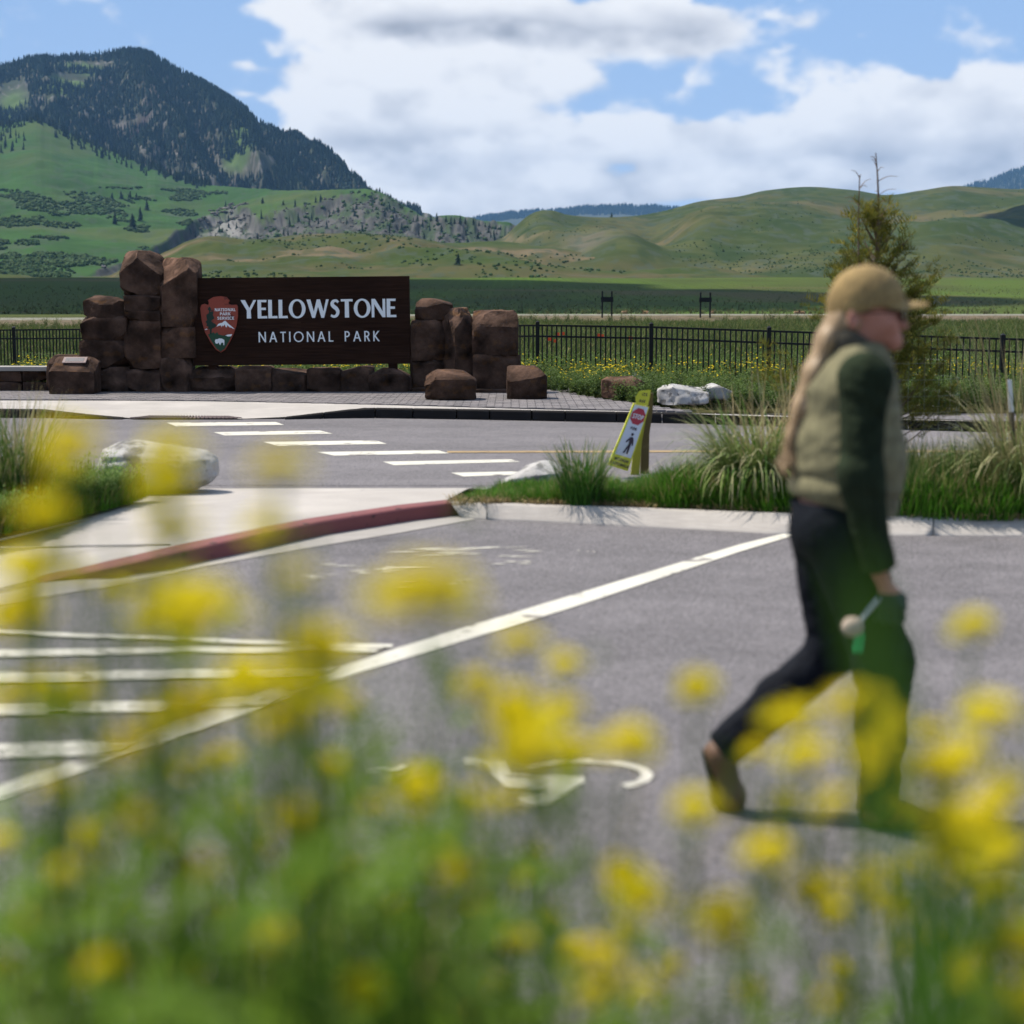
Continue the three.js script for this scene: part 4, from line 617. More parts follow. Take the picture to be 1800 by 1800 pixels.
// the bent crossing sign
{
  const D = 15.2, s = 3000 / D, O = G(1118, 838, 0); O.set(P(1118, 800, D).x, 0.004, -D);
  const sign = thing('crossing_sign', 'leaning yellow-green STOP for pedestrians sign with a bent plastic panel', 'sign', O);
  const yel = mat(C(0.62, 0.62, 0.035), { roughness: 0.5 }), wht = mat(C(0.62, 0.66, 0.72), { roughness: 0.35 }), red = mat(C(0.42, 0.02, 0.04), { roughness: 0.5 }), ink = mat(C(0.05, 0.035, 0.05)), olive = mat(C(0.09, 0.065, 0.015), { roughness: 0.6 });
  // panel space: x across 0.19 m, y up 0.79 m; hung so that it leans to the left and towards us
  const pan = new THREE.Group(); const bl = P(1068, 817, D - 0.25), br = P(1103, 828, D - 0.13), tl = P(1113.5, 708, D), tr = P(1141, 715, D + 0.1);
  const bend = (u, v) => { const a = bl.clone().lerp(br, u), b = tl.clone().lerp(tr, u), q = a.lerp(b, v); q.z += 0.05 * Math.sin(v * Math.PI) * 0.5; return q.sub(O); };
  const nrm = br.clone().sub(bl).cross(tl.clone().sub(bl)).normalize();
  const bent = (g0, off) => { const g = g0.index ? g0.toNonIndexed() : g0, p = g.attributes.position; for (let i = 0; i < p.count; i++) { const q = bend(p.getX(i), p.getY(i)); q.addScaledVector(nrm, off + p.getZ(i)); p.setXYZ(i, q.x, q.y, q.z); } g.computeVertexNormals(); return g; };
  const slab = (x0, y0, x1, y1, d, nx = 4, ny = 14) => { const g = new THREE.BoxGeometry(x1 - x0, y1 - y0, d, nx, ny, 1); g.translate((x0 + x1) / 2, (y0 + y1) / 2, 0); return g; };
  const panel = mesh('panel', bent(slab(0, 0, 1, 1, 0.008), 0), yel, sign);
  mesh('inset', bent(slab(0.1, 0.19, 0.93, 0.985, 0.003), 0.0062), wht, panel);
  mesh('octagon', bent(poly(arc(0.52, 0.815, 0.43, 0.135, Math.PI / 8, Math.PI * 2 + Math.PI / 8, 8).slice(0, -1), 0.002), 0.0085), red, panel);
  const label = (t, cx, cy, w, h, m, n = 'word') => { const g = word(t, 1, 0.0015); g.computeBoundingBox(); const b = g.boundingBox; g.scale(w / (b.max.x - b.min.x), h / (b.max.y - b.min.y), 1); g.translate(cx, cy - h / 2, 0); return mesh(n, bent(g, 0.0112), m, panel); };
  label('STOP', 0.52, 0.81, 0.62, 0.075, M.letter); label('FOR', 0.52, 0.625, 0.36, 0.042, ink);
  label('WITHIN', 0.5, 0.125, 0.72, 0.045, ink); label('CROSSWALK', 0.5, 0.055, 0.92, 0.045, ink);
  const man = [[[0.42, 0.235], [0.5, 0.235], [0.58, 0.33], [0.6, 0.235], [0.68, 0.235], [0.68, 0.36], [0.66, 0.42], [0.74, 0.37], [0.79, 0.375], [0.72, 0.47], [0.62, 0.5], [0.5, 0.485], [0.36, 0.415], [0.4, 0.395], [0.52, 0.44], [0.55, 0.38]], arc(0.57, 0.535, 0.075, 0.022, 0, 6.28, 10).slice(0, -1)];
  mesh('pedestrian', mergeGeometries(man.map((m) => bent(poly(m, 0.0015), 0.0105))), ink, panel);
  // the bent top flap and the folded post behind
  const flap = [[1117.5, 711], [1117, 698], [1123, 688], [1143.5, 685.5], [1142, 697], [1138.5, 713]].map(([x, y], i) => P(x, y, D + (x - 1117) * 0.004 - 0.02).sub(O)), fp = []; for (let i = 1; i < 5; i++) fp.push(flap[0], flap[i], flap[i + 1]);
  const fg = geom(fp.flatMap((v) => v.toArray())), fg2 = fg.clone().translate(0.004, 0.002, -0.01); mesh('top_flap', mergeGeometries([fg, fg2]), yel, sign);
  for (const [t, x, y, w] of [['ATE', 1132, 693.5, 10], ['LAW', 1127, 705, 11]]) { const g = word(t, 5.4 / s, 0.002), q = P(x, y + 2.6, D + (x - 1117) * 0.004 - 0.035).sub(O); g.rotateY(-0.25); g.rotateZ(-0.08); g.translate(q.x, q.y, q.z); mesh('word', g, ink, sign); }
  const strip = (pts, th, m, n, dz) => { const v = pts.map(([x, y]) => P(x, y, D + dz).sub(O)), sh = new THREE.Shape(v.map((q) => new THREE.Vector2(q.x, q.y))), g = new THREE.ExtrudeGeometry(sh, { depth: th, bevelEnabled: true, bevelSize: 0.003, bevelThickness: 0.003, bevelSegments: 1 }); g.translate(0, 0, -dz - th); return mesh(n, g, m, sign); };
  strip([[1142, 690], [1148, 692], [1147, 720], [1141, 764], [1140, 843], [1126, 843], [1128, 770], [1134, 735]], 0.05, olive, 'back_panel', 0.16);
  strip([[1131, 735], [1136, 733], [1128, 775], [1122, 848], [1108, 847], [1115, 780]], 0.03, mat(C(0.25, 0.26, 0.02), { roughness: 0.5 }), 'post', 0.08);
}
// ---------------------------------------------------------------- grasses, weeds, trees
function project(v) { const x = v.x, y = v.y - EYE, z = v.z, yc = y * cp - z * sp, zc = y * sp + z * cp; return [900 + x / -zc * F, 900 - yc / -zc * F]; }
function blades(list) {                                               // each: {x, y, z, h, lean, dir, w, c, tip, seg}
  const pos = [], col = [], idx = [];
  for (const b of list) {
    const n = b.seg ?? 4, dx = Math.cos(b.dir), dz = Math.sin(b.dir), tw = b.turn ?? b.dir + 1.57, wx = Math.cos(tw), wz = Math.sin(tw), s = pos.length / 3; let px = b.x, py = b.y ?? 0, pz = b.z, ang = b.a0 ?? 0.05; const step = b.h / n;
    for (let i = 0; i <= n; i++) { const t = i / n, w = b.w * (i === n ? 0.08 : 1 - 0.55 * t), c = b.tip ? mix3(b.c, b.tip, smooth(0.35, 0.95, t)) : b.c;
      pos.push(px - wx * w, py, pz - wz * w, px + wx * w, py, pz + wz * w); col.push(...c, ...c);
      ang += b.lean / n * (0.5 + t); px += dx * Math.sin(ang) * step; pz += dz * Math.sin(ang) * step; py += Math.cos(ang) * step; }
    for (let i = 0; i < n; i++) { const a = s + i * 2; idx.push(a, a + 1, a + 2, a + 1, a + 3, a + 2); }
  }
  return geom(pos, idx, { color: col });
}
function instanced(name, protos, m, places, label, category) {            // places: {p, s, sy, yaw, c}; one stuff object, its variants as children when more than one
  const root = protos.length > 1 ? new THREE.Group() : null, m4 = new THREE.Matrix4(), q = new THREE.Quaternion(), e = new THREE.Euler(), S = new THREE.Vector3(), sets = protos.map(() => []);
  places.forEach((pl, i) => sets[i % protos.length].push(pl)); let only;
  protos.forEach((g, k) => { if (!sets[k].length) return; const im = new THREE.InstancedMesh(g, m, sets[k].length); sets[k].forEach((pl, i) => { e.set(pl.rx ?? 0, pl.yaw ?? 0, pl.rz ?? 0, 'YXZ'); im.setMatrixAt(i, m4.compose(pl.p, q.setFromEuler(e), S.set(pl.s, pl.sy ?? pl.s, pl.s))); if (pl.c) im.setColorAt(i, new THREE.Color().setRGB(...pl.c)); }); im.castShadow = im.receiveShadow = true; im.name = root ? 'tuft' : numbered(name); if (root) { im.userData = { kind: 'stuff' }; root.add(im); } else only = im; });
  const o = root ?? only; if (root) root.name = numbered(name); return stuff(o, label, category);
}
const GR = [0.05, 0.16, 0.01], GR2 = [0.1, 0.25, 0.02], STRAW = [0.36, 0.28, 0.13], PALE_G = [0.16, 0.2, 0.07];
function tuft(seed, n, h, spread, o = {}) { const r = rng(seed), l = []; for (let i = 0; i < n; i++) { const a = r() * 6.283, q = Math.sqrt(r()) * spread, c = mix3(o.c0 ?? GR, o.c1 ?? GR2, r()); l.push({ x: Math.cos(a) * q, z: Math.sin(a) * q, h: h * (0.5 + 0.6 * r()), lean: (o.lean ?? 0.9) * (0.3 + r()), a0: 0.05 + 0.3 * r(), dir: a + (r() - 0.5) * 2, w: (o.w ?? 0.004) * (0.7 + 0.6 * r()), c: r() < (o.straw ?? 0.06) ? STRAW : c, tip: r() < (o.tips ?? 0.15) ? STRAW : undefined, seg: o.seg ?? 3 }); } return blades(l); }
const shade = (r, k = 0.25) => { const a = 1 - k + 2 * k * r(); return [a * (0.95 + 0.12 * r()), a, a]; };
// lawn of the island
{
  const r = rng(101), protos = [1, 2, 3].map((k) => tuft(k, 16, 0.2, 0.06, { w: 0.0035 })), pl = [];
  for (let i = 0; i < 11000; i++) { const px = 795 + 1300 * Math.pow(r(), 0.9), v = r(), a = G(px, lerp(881, 908, smooth(790, 1800, px)), 0.11), b = G(px, 861, 0.09), p = a.lerp(b, v); if (px < 808 + 75 * v) continue; p.y = 0.085; const s = (0.4 + 0.2 * smooth(850, 1000, px) + 0.6 * smooth(1110, 1230, px) + 0.5 * fbm(p.x * 2.2, p.z * 2.2, 3, 3)) * (v < 0.06 ? 0.75 : 1) * (0.7 + 0.6 * r()) * (px > 1590 ? 1.15 : 1); pl.push({ p, s, yaw: r() * 6.28, c: shade(r) }); }
  instanced('grass', protos, M.blade, pl, 'bright green grass covering the island between the lot and the road', 'grass');
  const tall = [11, 12].map((k) => tuft(k, 14, 0.5, 0.09, { w: 0.004, lean: 0.6, c0: [0.03, 0.07, 0.012], c1: [0.06, 0.11, 0.02], tips: 0.3 })), p2 = [];
  for (let i = 0; i < 900; i++) { const px = 1560 + 640 * r(), p = G(px, 905, 0.11).lerp(G(px, 862, 0.09), 0.04 + 0.96 * r()); p.y = 0.085; p2.push({ p, s: 0.6 + 0.45 * r(), yaw: r() * 6.28, c: shade(r, 0.35) }); }
  instanced('tall_grass', tall, M.blade, p2, 'tall dark green grass on the island right of the person', 'grass');
  const dead = [tuft(21, 10, 0.1, 0.07, { c0: [0.2, 0.15, 0.08], c1: [0.28, 0.22, 0.12], lean: 2.2, straw: 0.5 })], p3 = []; for (let i = 0; i < 1500; i++) { const px = 800 + 1200 * r(), p = G(px, lerp(882, 908, smooth(790, 1800, px)), 0.11).lerp(G(px, 861, 0.09), r() * 0.2); p.y = 0.09; p3.push({ p, s: 0.6 + 0.5 * r(), yaw: r() * 6.28 }); }
  instanced('dead_grass', dead, M.blade, p3, 'dry flattened grass along the back of the sloping kerb', 'grass');
}
function clump(name, label, px, py, h0, n, o) {
  const p = G(px, py, h0), t = thing(name, label, 'grass clump', p, o.group), r = rng(o.seed), green = [], dry = [];
  for (let i = 0; i < n; i++) { const a = r() * 6.283, q = Math.sqrt(r()) * o.spread, isDry = r() < o.dry, c = isDry ? mix3(STRAW, [0.45, 0.36, 0.19], r()) : mix3(o.c0 ?? GR, o.c1 ?? PALE_G, r()); (isDry ? dry : green).push({ x: Math.cos(a) * q, z: Math.sin(a) * q, h: o.h * (isDry ? o.dryH ?? 1 : 1) * (0.5 + 0.55 * r()), lean: (isDry ? o.dryLean ?? o.lean : o.lean) * (0.3 + 1.0 * r()), a0: 0.03 + 0.3 * r(), dir: a + (r() - 0.5) * 2.6, w: o.w * (0.6 + 0.7 * r()) * (isDry ? 0.7 : 1), c, tip: r() < 0.4 ? [0.4, 0.36, 0.2] : undefined, seg: 7 }); }
  mesh('green_blades', blades(green), M.blade, t).userData = { kind: 'stuff' }; if (dry.length) mesh('dry_blades', blades(dry), M.blade, t).userData = { kind: 'stuff' }; return t;
}
clump('grass_clump', 'tall arching grass clump with dry straw tops just left of the person', 1338, 882, 0.1, 1500, { seed: 31, spread: 0.27, h: 0.88, lean: 2.4, dry: 0.07, dryH: 1.2, dryLean: 0.5, w: 0.0065, c0: [0.05, 0.14, 0.012], c1: [0.27, 0.33, 0.1] });
clump('grass_clump', 'straw coloured grass clump tucked behind the back of the person', 1405, 876, 0.1, 420, { seed: 32, spread: 0.14, h: 0.85, lean: 2.6, dry: 0.22, dryH: 1.35, dryLean: 0.4, w: 0.0065, c0: [0.08, 0.14, 0.03], c1: [0.32, 0.33, 0.14] });
clump('grass_clump', 'very tall dry grass clump at the right edge behind the leaning post', 1800, 892, 0.1, 700, { seed: 33, spread: 0.2, h: 1.0, lean: 2.2, dry: 0.2, dryH: 1.5, dryLean: 0.35, w: 0.0065, c0: [0.09, 0.14, 0.03], c1: [0.32, 0.34, 0.14] });
clump('grass_clump', 'dense tuft of dark green upright grass behind the island boulder', 1022, 887, 0.1, 420, { seed: 34, spread: 0.13, h: 0.52, lean: 0.9, dry: 0.03, w: 0.0045, c0: [0.03, 0.1, 0.012], c1: [0.065, 0.17, 0.02] });
clump('grass_clump', 'tall green grass clump with straw stems at the left edge', 25, 905, 0.09, 750, { seed: 35, spread: 0.2, h: 0.85, lean: 0.8, dry: 0.22, dryH: 1.1, dryLean: 0.3, w: 0.005, c0: [0.04, 0.11, 0.015], c1: [0.12, 0.2, 0.035] });
// leafy weeds: stems with little leaves
function weed(seed, h, n, leafs, ls, o = {}) {
  const r = rng(seed), pos = [], col = [], idx = [], stems = [];
  for (let i = 0; i < n; i++) {
    const a = r() * 6.283, tilt0 = r() * (o.tilt ?? 0.45), H = h * (0.55 + 0.5 * r()), tip = new THREE.Vector3(Math.cos(a) * Math.sin(tilt0) * H, Math.cos(tilt0) * H, Math.sin(a) * Math.sin(tilt0) * H), c = mix3(o.c0 ?? [0.05, 0.1, 0.016], o.c1 ?? [0.1, 0.16, 0.03], r());
    stems.push({ x: (r() - 0.5) * 0.1, z: (r() - 0.5) * 0.1, h: H, lean: tilt0, a0: 0, dir: a, w: o.sw ?? 0.003, c, seg: 3 });
    for (let k = 0; k < leafs; k++) { const t = 0.15 + 0.85 * (k + r()) / leafs, b = r() * 6.283, up = 0.2 + r() * 0.7, L = ls * (0.6 + 0.8 * r()) * (1.15 - 0.5 * t), w = L * (o.lw ?? 0.16), base = tip.clone().multiplyScalar(t * t * 0.35 + t * 0.65), d = new THREE.Vector3(Math.cos(b), up, Math.sin(b)).normalize().multiplyScalar(L), sd = new THREE.Vector3(-Math.sin(b), 0.2 * (r() - 0.5), Math.cos(b)).multiplyScalar(w), s = pos.length / 3, mid = base.clone().addScaledVector(d, 0.55), end = base.clone().add(d); end.y -= L * 0.2; const cc = mix3(c, [0.13, 0.18, 0.05], r() * 0.5);
      for (const v of [base, mid.clone().add(sd), mid.clone().sub(sd), end]) { pos.push(v.x, v.y, v.z); col.push(...cc); } idx.push(s, s + 1, s + 2, s + 1, s + 3, s + 2); }
  }
  return mergeGeometries([geom(pos, idx, { color: col }), blades(stems)]);
}
function blossoms(seed, n, R, size, h) { const r = rng(seed), gs = []; for (let i = 0; i < n; i++) { const g = new THREE.CircleGeometry(size * (0.7 + 0.6 * r()), 6), a = r() * 6.283, q = Math.sqrt(r()) * R; g.rotateX(-1.57 + (r() - 0.5) * 1.8); g.rotateY(r() * 6.28); g.translate(Math.cos(a) * q, h * (0.75 + 0.35 * r()), Math.sin(a) * q); gs.push(g); } const g = mergeGeometries(gs); g.deleteAttribute('uv'); return white(g, [0.66, 0.5, 0.02]); }
{
  const r = rng(202), ws = [weed(41, 0.42, 9, 12, 0.09), weed(42, 0.36, 8, 14, 0.08), weed(43, 0.5, 7, 12, 0.09, { c1: [0.14, 0.18, 0.05] })], pl = [], fl = [];
  for (let i = 0; i < 3600; i++) { const px = 935 + 1300 * r(), d = 23.2 + 6.6 * Math.pow(r(), 0.9), q = P(px, 700, d); const lim = -G(px, stripBack(px), PH).z + 0.25; if (d < lim || (px < 975 && d < 25.9) || (q.x < 2 && d < 25.95 - (q.x - 0.9) * 2.7)) continue; const low = d < lim + 0.8 ? 0.5 : 1, p = new THREE.Vector3(q.x, 0.06, -d); pl.push({ p, s: (0.45 + 0.65 * r()) * low, yaw: r() * 6.28, c: shade(r) }); if (r() < 0.14 && d > 26) fl.push({ p: p.clone(), s: 0.7 + 0.5 * r(), yaw: r() * 6.28 }); }
  for (let i = 0; i < 900; i++) { const px = 40 + 900 * r(), d = 28.4 + 3 * r(), q = P(px, 700, d), p = new THREE.Vector3(q.x, 0.02, -d); pl.push({ p, s: 0.8 + 0.5 * r(), yaw: r() * 6.28, c: shade(r) }); if (r() < 0.2) fl.push({ p: p.clone(), s: 1.1, yaw: r() * 6.28 }); }
  for (let i = 0; i < 2600; i++) { const px = 700 + 1400 * r(), d = 29.5 + 9 * r() * r(), q = P(px, 700, d), p = new THREE.Vector3(q.x, -0.03, -d); pl.push({ p, s: 0.8 + 0.6 * r(), yaw: r() * 6.28, c: shade(r, 0.3) }); const k = fbm(px / 70, d / 3, 2, 3); if (r() < 0.02 + k * 0.5) if (px < 1030 || r() < 0.4) fl.push({ p: p.clone(), s: 0.9 + 0.4 * r(), yaw: r() * 6.28 }); }
  instanced('weeds', ws, M.leaf, pl, 'green leafy weeds along both sides of the fence beyond the road', 'weeds');
  instanced('wildflowers', [blossoms(51, 9, 0.2, 0.016, 0.46), blossoms(52, 7, 0.22, 0.014, 0.42)], M.leaf, fl, 'small yellow wildflowers dotted among the weeds along the fence', 'flowers');
  // meadow of the field beyond
  const mp = [tuft(61, 12, 0.42, 0.22, { w: 0.009, c0: [0.05, 0.09, 0.02], c1: [0.1, 0.14, 0.035], straw: 0.07 }), tuft(62, 12, 0.36, 0.25, { w: 0.009, c0: [0.045, 0.08, 0.018], c1: [0.085, 0.12, 0.03], straw: 0.05 })], mq = [];
  for (let i = 0; i < 46000; i++) { const d = 31 + 86 * Math.pow(r(), 1.3), px = -250 + 2300 * r(), q = P(px, 620, d), k = fbm(q.x / 9, q.z / 7, 4, 3); if (r() > 0.65 + k) continue; mq.push({ p: new THREE.Vector3(q.x, -0.04, -d), s: (0.55 + 0.6 * r()) * (1 + 0.4 * k), yaw: r() * 6.28, c: shade(r, 0.3) }); }
  instanced('meadow_grass', mp, M.blade, mq, 'meadow grass of the field between the fence and the highway', 'grass');
  // scrub on the highway bank and beyond
  const bush = [weed(71, 0.8, 14, 14, 0.16, { tilt: 0.9, c0: [0.07, 0.1, 0.03], c1: [0.16, 0.17, 0.07] }), weed(72, 0.6, 12, 14, 0.16, { tilt: 0.9, c0: [0.12, 0.13, 0.06], c1: [0.22, 0.2, 0.1] })], bp = [];
  for (let i = 0; i < 700; i++) { const px = -200 + 2200 * r(), d = lerp(100, 125, smooth(70, 915, px)) - 5 - 9 * r(), q = P(px, 560, d); if (fbm(q.x / 6, 3, 1, 2) < -0.05) continue; bp.push({ p: new THREE.Vector3(q.x, -0.05, -d), s: 0.5 + 0.8 * r() * r(), yaw: r() * 6.28, c: shade(r, 0.3) }); }
  for (let i = 0; i < 5000; i++) { const d = 165 + 380 * r(), px = -200 + 2200 * r(), q = P(px, 540, d); bp.push({ p: new THREE.Vector3(q.x, plainY(q.x, -d) - 0.05, -d), s: 0.6 + 0.7 * r() * r(), yaw: r() * 6.28, c: shade(r, 0.3) }); }
  instanced('scrub', bush, M.leaf, bp, 'low scrub dotting the highway bank and the plain behind it', 'scrub');
}
{ // low plants at the left edge beside the pavement
  const r = rng(303), ws = [weed(44, 0.3, 9, 14, 0.05, { c0: [0.08, 0.18, 0.02], c1: [0.15, 0.25, 0.05] }), weed(45, 0.34, 9, 12, 0.06, { c0: [0.1, 0.19, 0.04], c1: [0.24, 0.33, 0.09] })], pl = [], gr = [];
  const poly = new THREE.Shape([gp(-500, 1000, 0.09), gp(0, 936, 0.09), gp(100, 914, 0.09), gp(200, 890, 0.09), gp(238, 878, 0.09), gp(190, 866, 0.06), gp(60, 866, 0.05), gp(-500, 868, 0.05)].map(([x, z]) => new THREE.Vector2(x, -z)));
  const pts = poly.getPoints(), inside = (x, z) => { let c = false; for (let i = 0, j = pts.length - 1; i < pts.length; j = i++) { const a = pts[i], b = pts[j]; if ((a.y > -z) !== (b.y > -z) && x < (b.x - a.x) * (-z - a.y) / (b.y - a.y) + a.x) c = !c; } return c; };
  struct('planting_bed', sheet(pts.map((v) => [v.x, -v.y]), 0.097, { scale: 0.5 }), M.soil);
  for (let i = 0; i < 5200; i++) { const x = lerp(-7, -2.4, r()), z = lerp(-15, -9, r()); if (!inside(x, z)) continue; const [px] = project(new THREE.Vector3(x, 0.1, z)); if (px > 95 && r() < 0.35) pl.push({ p: new THREE.Vector3(x, 0.1, z), s: 0.6 + 0.5 * r(), yaw: r() * 6.28, c: shade(r) }); else gr.push({ p: new THREE.Vector3(x, 0.1, z), s: 0.7 + 0.6 * r(), yaw: r() * 6.28, c: shade(r) }); }
  for (let i = 0; i < 620; i++) { const t = r(), a = t < 0.5 ? gp(236, 880, 0.1) : gp(90, 919, 0.1), b = t < 0.5 ? gp(90, 917, 0.1) : gp(-250, 985, 0.1), k = r(), x = lerp(a[0], b[0], k), z = lerp(a[1], b[1], k) - 0.3 * r(); (r() < 0.5 ? pl : gr).push({ p: new THREE.Vector3(x, 0.09, z), s: 0.4 + 0.5 * r(), yaw: r() * 6.28, c: shade(r) }); }
  instanced('weeds', ws, M.leaf, pl, 'low leafy weeds spilling onto the pavement beside the smooth white boulder', 'weeds');
  instanced('grass', [tuft(4, 14, 0.2, 0.06), tuft(5, 14, 0.22, 0.07, { straw: 0.15 })], M.blade, gr, 'green grass in the bed at the left edge by the pavement', 'grass');
}
// conifers
const ORD = ['first', 'second', 'third', 'fourth', 'fifth', 'sixth', 'seventh', 'eighth', 'ninth', 'tenth', 'eleventh', 'twelfth', 'thirteenth', 'fourteenth', 'fifteenth', 'sixteenth', 'seventeenth', 'eighteenth'];
function conifer(seed, h, r0, o = {}) {
  const r = rng(seed), gs = [], n = o.layers ?? 6; for (let i = 0; i < n; i++) { const t = i / n, rad = r0 * (1 - t * 0.88) * (0.8 + 0.4 * r()), g = new THREE.ConeGeometry(rad, h * (1.5 / n), o.seg ?? 6, 1, true), p = g.attributes.position; for (let k = 0; k < p.count; k++) if (p.getY(k) < 0) { const s = 0.65 + 0.7 * r(); p.setXYZ(k, p.getX(k) * s, p.getY(k) * (0.7 + 0.6 * r()), p.getZ(k) * s); } g.rotateY(r() * 6); g.translate((r() - 0.5) * r0 * 0.2, h * (0.12 + 0.84 * t + 0.05), (r() - 0.5) * r0 * 0.2); g.deleteAttribute('uv'); gs.push(g); }
  const g = mergeGeometries(gs); g.computeVertexNormals(); return g;
}
const NEEDLE = [0.028, 0.045, 0.032];
{
  const r = rng(404), protos = [81, 82, 83, 84].map((k) => white(conifer(k, 1, 0.2, { layers: 4, seg: 5 }), NEEDLE)), at = hillAt.mountain, pl = [];
  for (let i = 0; i < 60000 && pl.length < 21000; i++) {
    const px = -300 + 1040 * r(), t = Math.pow(r(), 0.85) * 1.0, p = at(px, t), [x, py] = project(p); if (py > crest3(px) + 20 && px < 700) continue;
    const mead = Math.max(knoll(px, py, 42, 12, 118, 138), knoll(px, py, 26, 8, 95, 172), 0.9 * knoll(px, py, 60, 10, 150, 115), 0.75 * knoll(px, py, 60, 26, 440, 290), 0.7 * knoll(px, py, 40, 40, 20, 165)), a = fbm(px / 45, py / 30, 2, 5), f = fbm(px / 16, py / 12, 6, 3);
    if (r() > 0.72 - 1.5 * smooth(0.3, 0.7, mead + 0.35 * a) + 0.35 * f - 0.25 * smooth(200, 300, py)) continue;
    if (knoll((px - 235), py + (px - 235) * 0.2, 55, 9, 0, 215) > 0.6) continue;
    const h = 9 + 7 * r(); p.y -= 0.8; pl.push({ p, s: h * (0.85 + 0.4 * r()), sy: h, yaw: r() * 6.28, c: shade(r, 0.3) });
  }
  for (let i = 0; i < 420; i++) { const px = -250 + 620 * r(), t = 1 - 0.12 * r() * r() * (px < 45 ? 2.2 : px > 90 ? 1 : 0.3), p = hillAt.left(px, t), h = 9 + 6 * r(); p.y -= 0.5; pl.push({ p, s: h * 0.95, sy: h, yaw: r() * 6.28, c: shade(r, 0.3) }); }
  instanced('forest', protos, M.needle, pl, 'dark conifer forest covering the mountain', 'forest');
  const rp = []; for (let i = 0; i < 3500; i++) { const px = 700 + 560 * r(), p = hillAt.ridge(px, 0.75 + 0.26 * r()), h = 16 + 10 * r(); p.y -= 2; rp.push({ p, s: h, sy: h, yaw: r() * 6.28 }); }
  for (let i = 0; i < 2500; i++) { const px = 1640 + 300 * r(), p = hillAt.ridge(px, 0.5 + 0.51 * r()), h = 16 + 10 * r(); p.y -= 2; rp.push({ p, s: h, sy: h, yaw: r() * 6.28 }); }
  instanced('forest', protos, M.needle, rp, 'far blue conifer woods along the distant ridges', 'forest');
  // scrub and rocks on the hills
  const blob = (seed, c) => { const g = new THREE.IcosahedronGeometry(0.5, 1), p = g.attributes.position, q = rng(seed), m = new Map(); for (let i = 0; i < p.count; i++) { const k = [p.getX(i), p.getY(i), p.getZ(i)].map((v) => v.toFixed(3)).join(); if (!m.has(k)) m.set(k, 0.7 + 0.6 * q()); const s = m.get(k); p.setXYZ(i, p.getX(i) * s, p.getY(i) * s * 0.8 + 0.2, p.getZ(i) * s); } g.deleteAttribute('uv'); g.computeVertexNormals(); return white(g, c); };
  const sage = [], rocks = [], cliffTrees = [];
  for (let i = 0; i < 30000; i++) { const px = -100 + 500 * r(), p = hillAt.left(px, r()), [, py] = project(p); const sg = fbm(px / 60 - py / 40, py / 11, 6, 4); if (py < 330 || sg < 0.12 || r() < 0.35 || py > cliffTop(px)) continue; sage.push({ p, s: 1.8 + 2.4 * r(), yaw: r() * 6, c: shade(r, 0.3) }); }
  for (let i = 0; i < 1800; i++) { const px = 200 + 900 * r(), p = hillAt.near(px, r()); if (fbm(p.x / 40, p.z / 60, 8, 3) < 0.02) continue; sage.push({ p, s: 0.8 + 1.4 * r() * r(), yaw: r() * 6, c: shade(r, 0.3) }); }
  for (let i = 0; i < 3200; i++) { const px = 880 + 1000 * r(), p = hillAt.right(px, r() * r()); if (fbm(p.x / 60, p.z / 90, 8, 3) < 0.05) continue; sage.push({ p, s: 0.6 + 0.8 * r() * r(), yaw: r() * 6, c: shade(r, 0.3) }); }
  for (let i = 0; i < 6500; i++) { const px = 180 + 720 * r(), p = hillAt.left(px, Math.sqrt(r())), [, py] = project(p), b = py - cliffTop(px); if (b < 0 || b > 90) continue; const v = r(); if (v < 0.13) rocks.push({ p, s: 1.5 + 3 * r() * r(), sy: 1.2 + 2.6 * r() * r(), yaw: r() * 6, c: shade(r, 0.2) }); else if (v < 0.16) cliffTrees.push({ p, s: 6 + 4 * r(), sy: 6 + 4 * r(), yaw: r() * 6, c: shade(r, 0.3) }); else if (v < 0.24) sage.push({ p, s: 2 + 2.4 * r(), yaw: r() * 6, c: shade(r, 0.3) }); }
  for (let i = 0; i < 260; i++) { const px = 345 + 95 * r(), p = hillAt.left(px, 0.45 + 0.5 * r()), [, py] = project(p), b = py - cliffTop(px); if (b < -3 || b > 26) continue; if (r() < 0.55) rocks.push({ p, s: 3 + 5 * r(), sy: 2 + 3 * r(), yaw: r() * 6, c: [1, 0.98, 0.95] }); }
  instanced('sagebrush', [blob(91, [0.04, 0.07, 0.028]), blob(92, [0.05, 0.08, 0.032])], M.needle, sage, 'dark sagebrush scattered over the green hills', 'sagebrush');
  instanced('rubble', [blob(93, [0.13, 0.125, 0.115]), blob(94, [0.09, 0.087, 0.08])], M.needle, rocks, 'grey rocks breaking out of the cliffs below the green slope', 'rocks');
  instanced('woods', protos, M.needle, cliffTrees, 'small dark trees growing among the grey cliffs', 'trees');
  // the trees one can tell apart
  const crownA = white(conifer(95, 1, 0.34, { layers: 7, seg: 7 }), [0.026, 0.042, 0.024]), crownB = white(conifer(96, 1, 0.24, { layers: 8, seg: 7 }), [0.026, 0.04, 0.024]), trunkG = new THREE.CylinderGeometry(0.02, 0.04, 0.25, 6); trunkG.translate(0, 0.1, 0);
  const find = (key, px, py) => { const f = hillAt[key]; let best = null, bd = 1e9; for (let i = 0; i <= 200; i++) { const p = f(px, i / 200), q = Math.abs(project(p)[1] - py); if (q < bd) { bd = q; best = p; } } return best; };
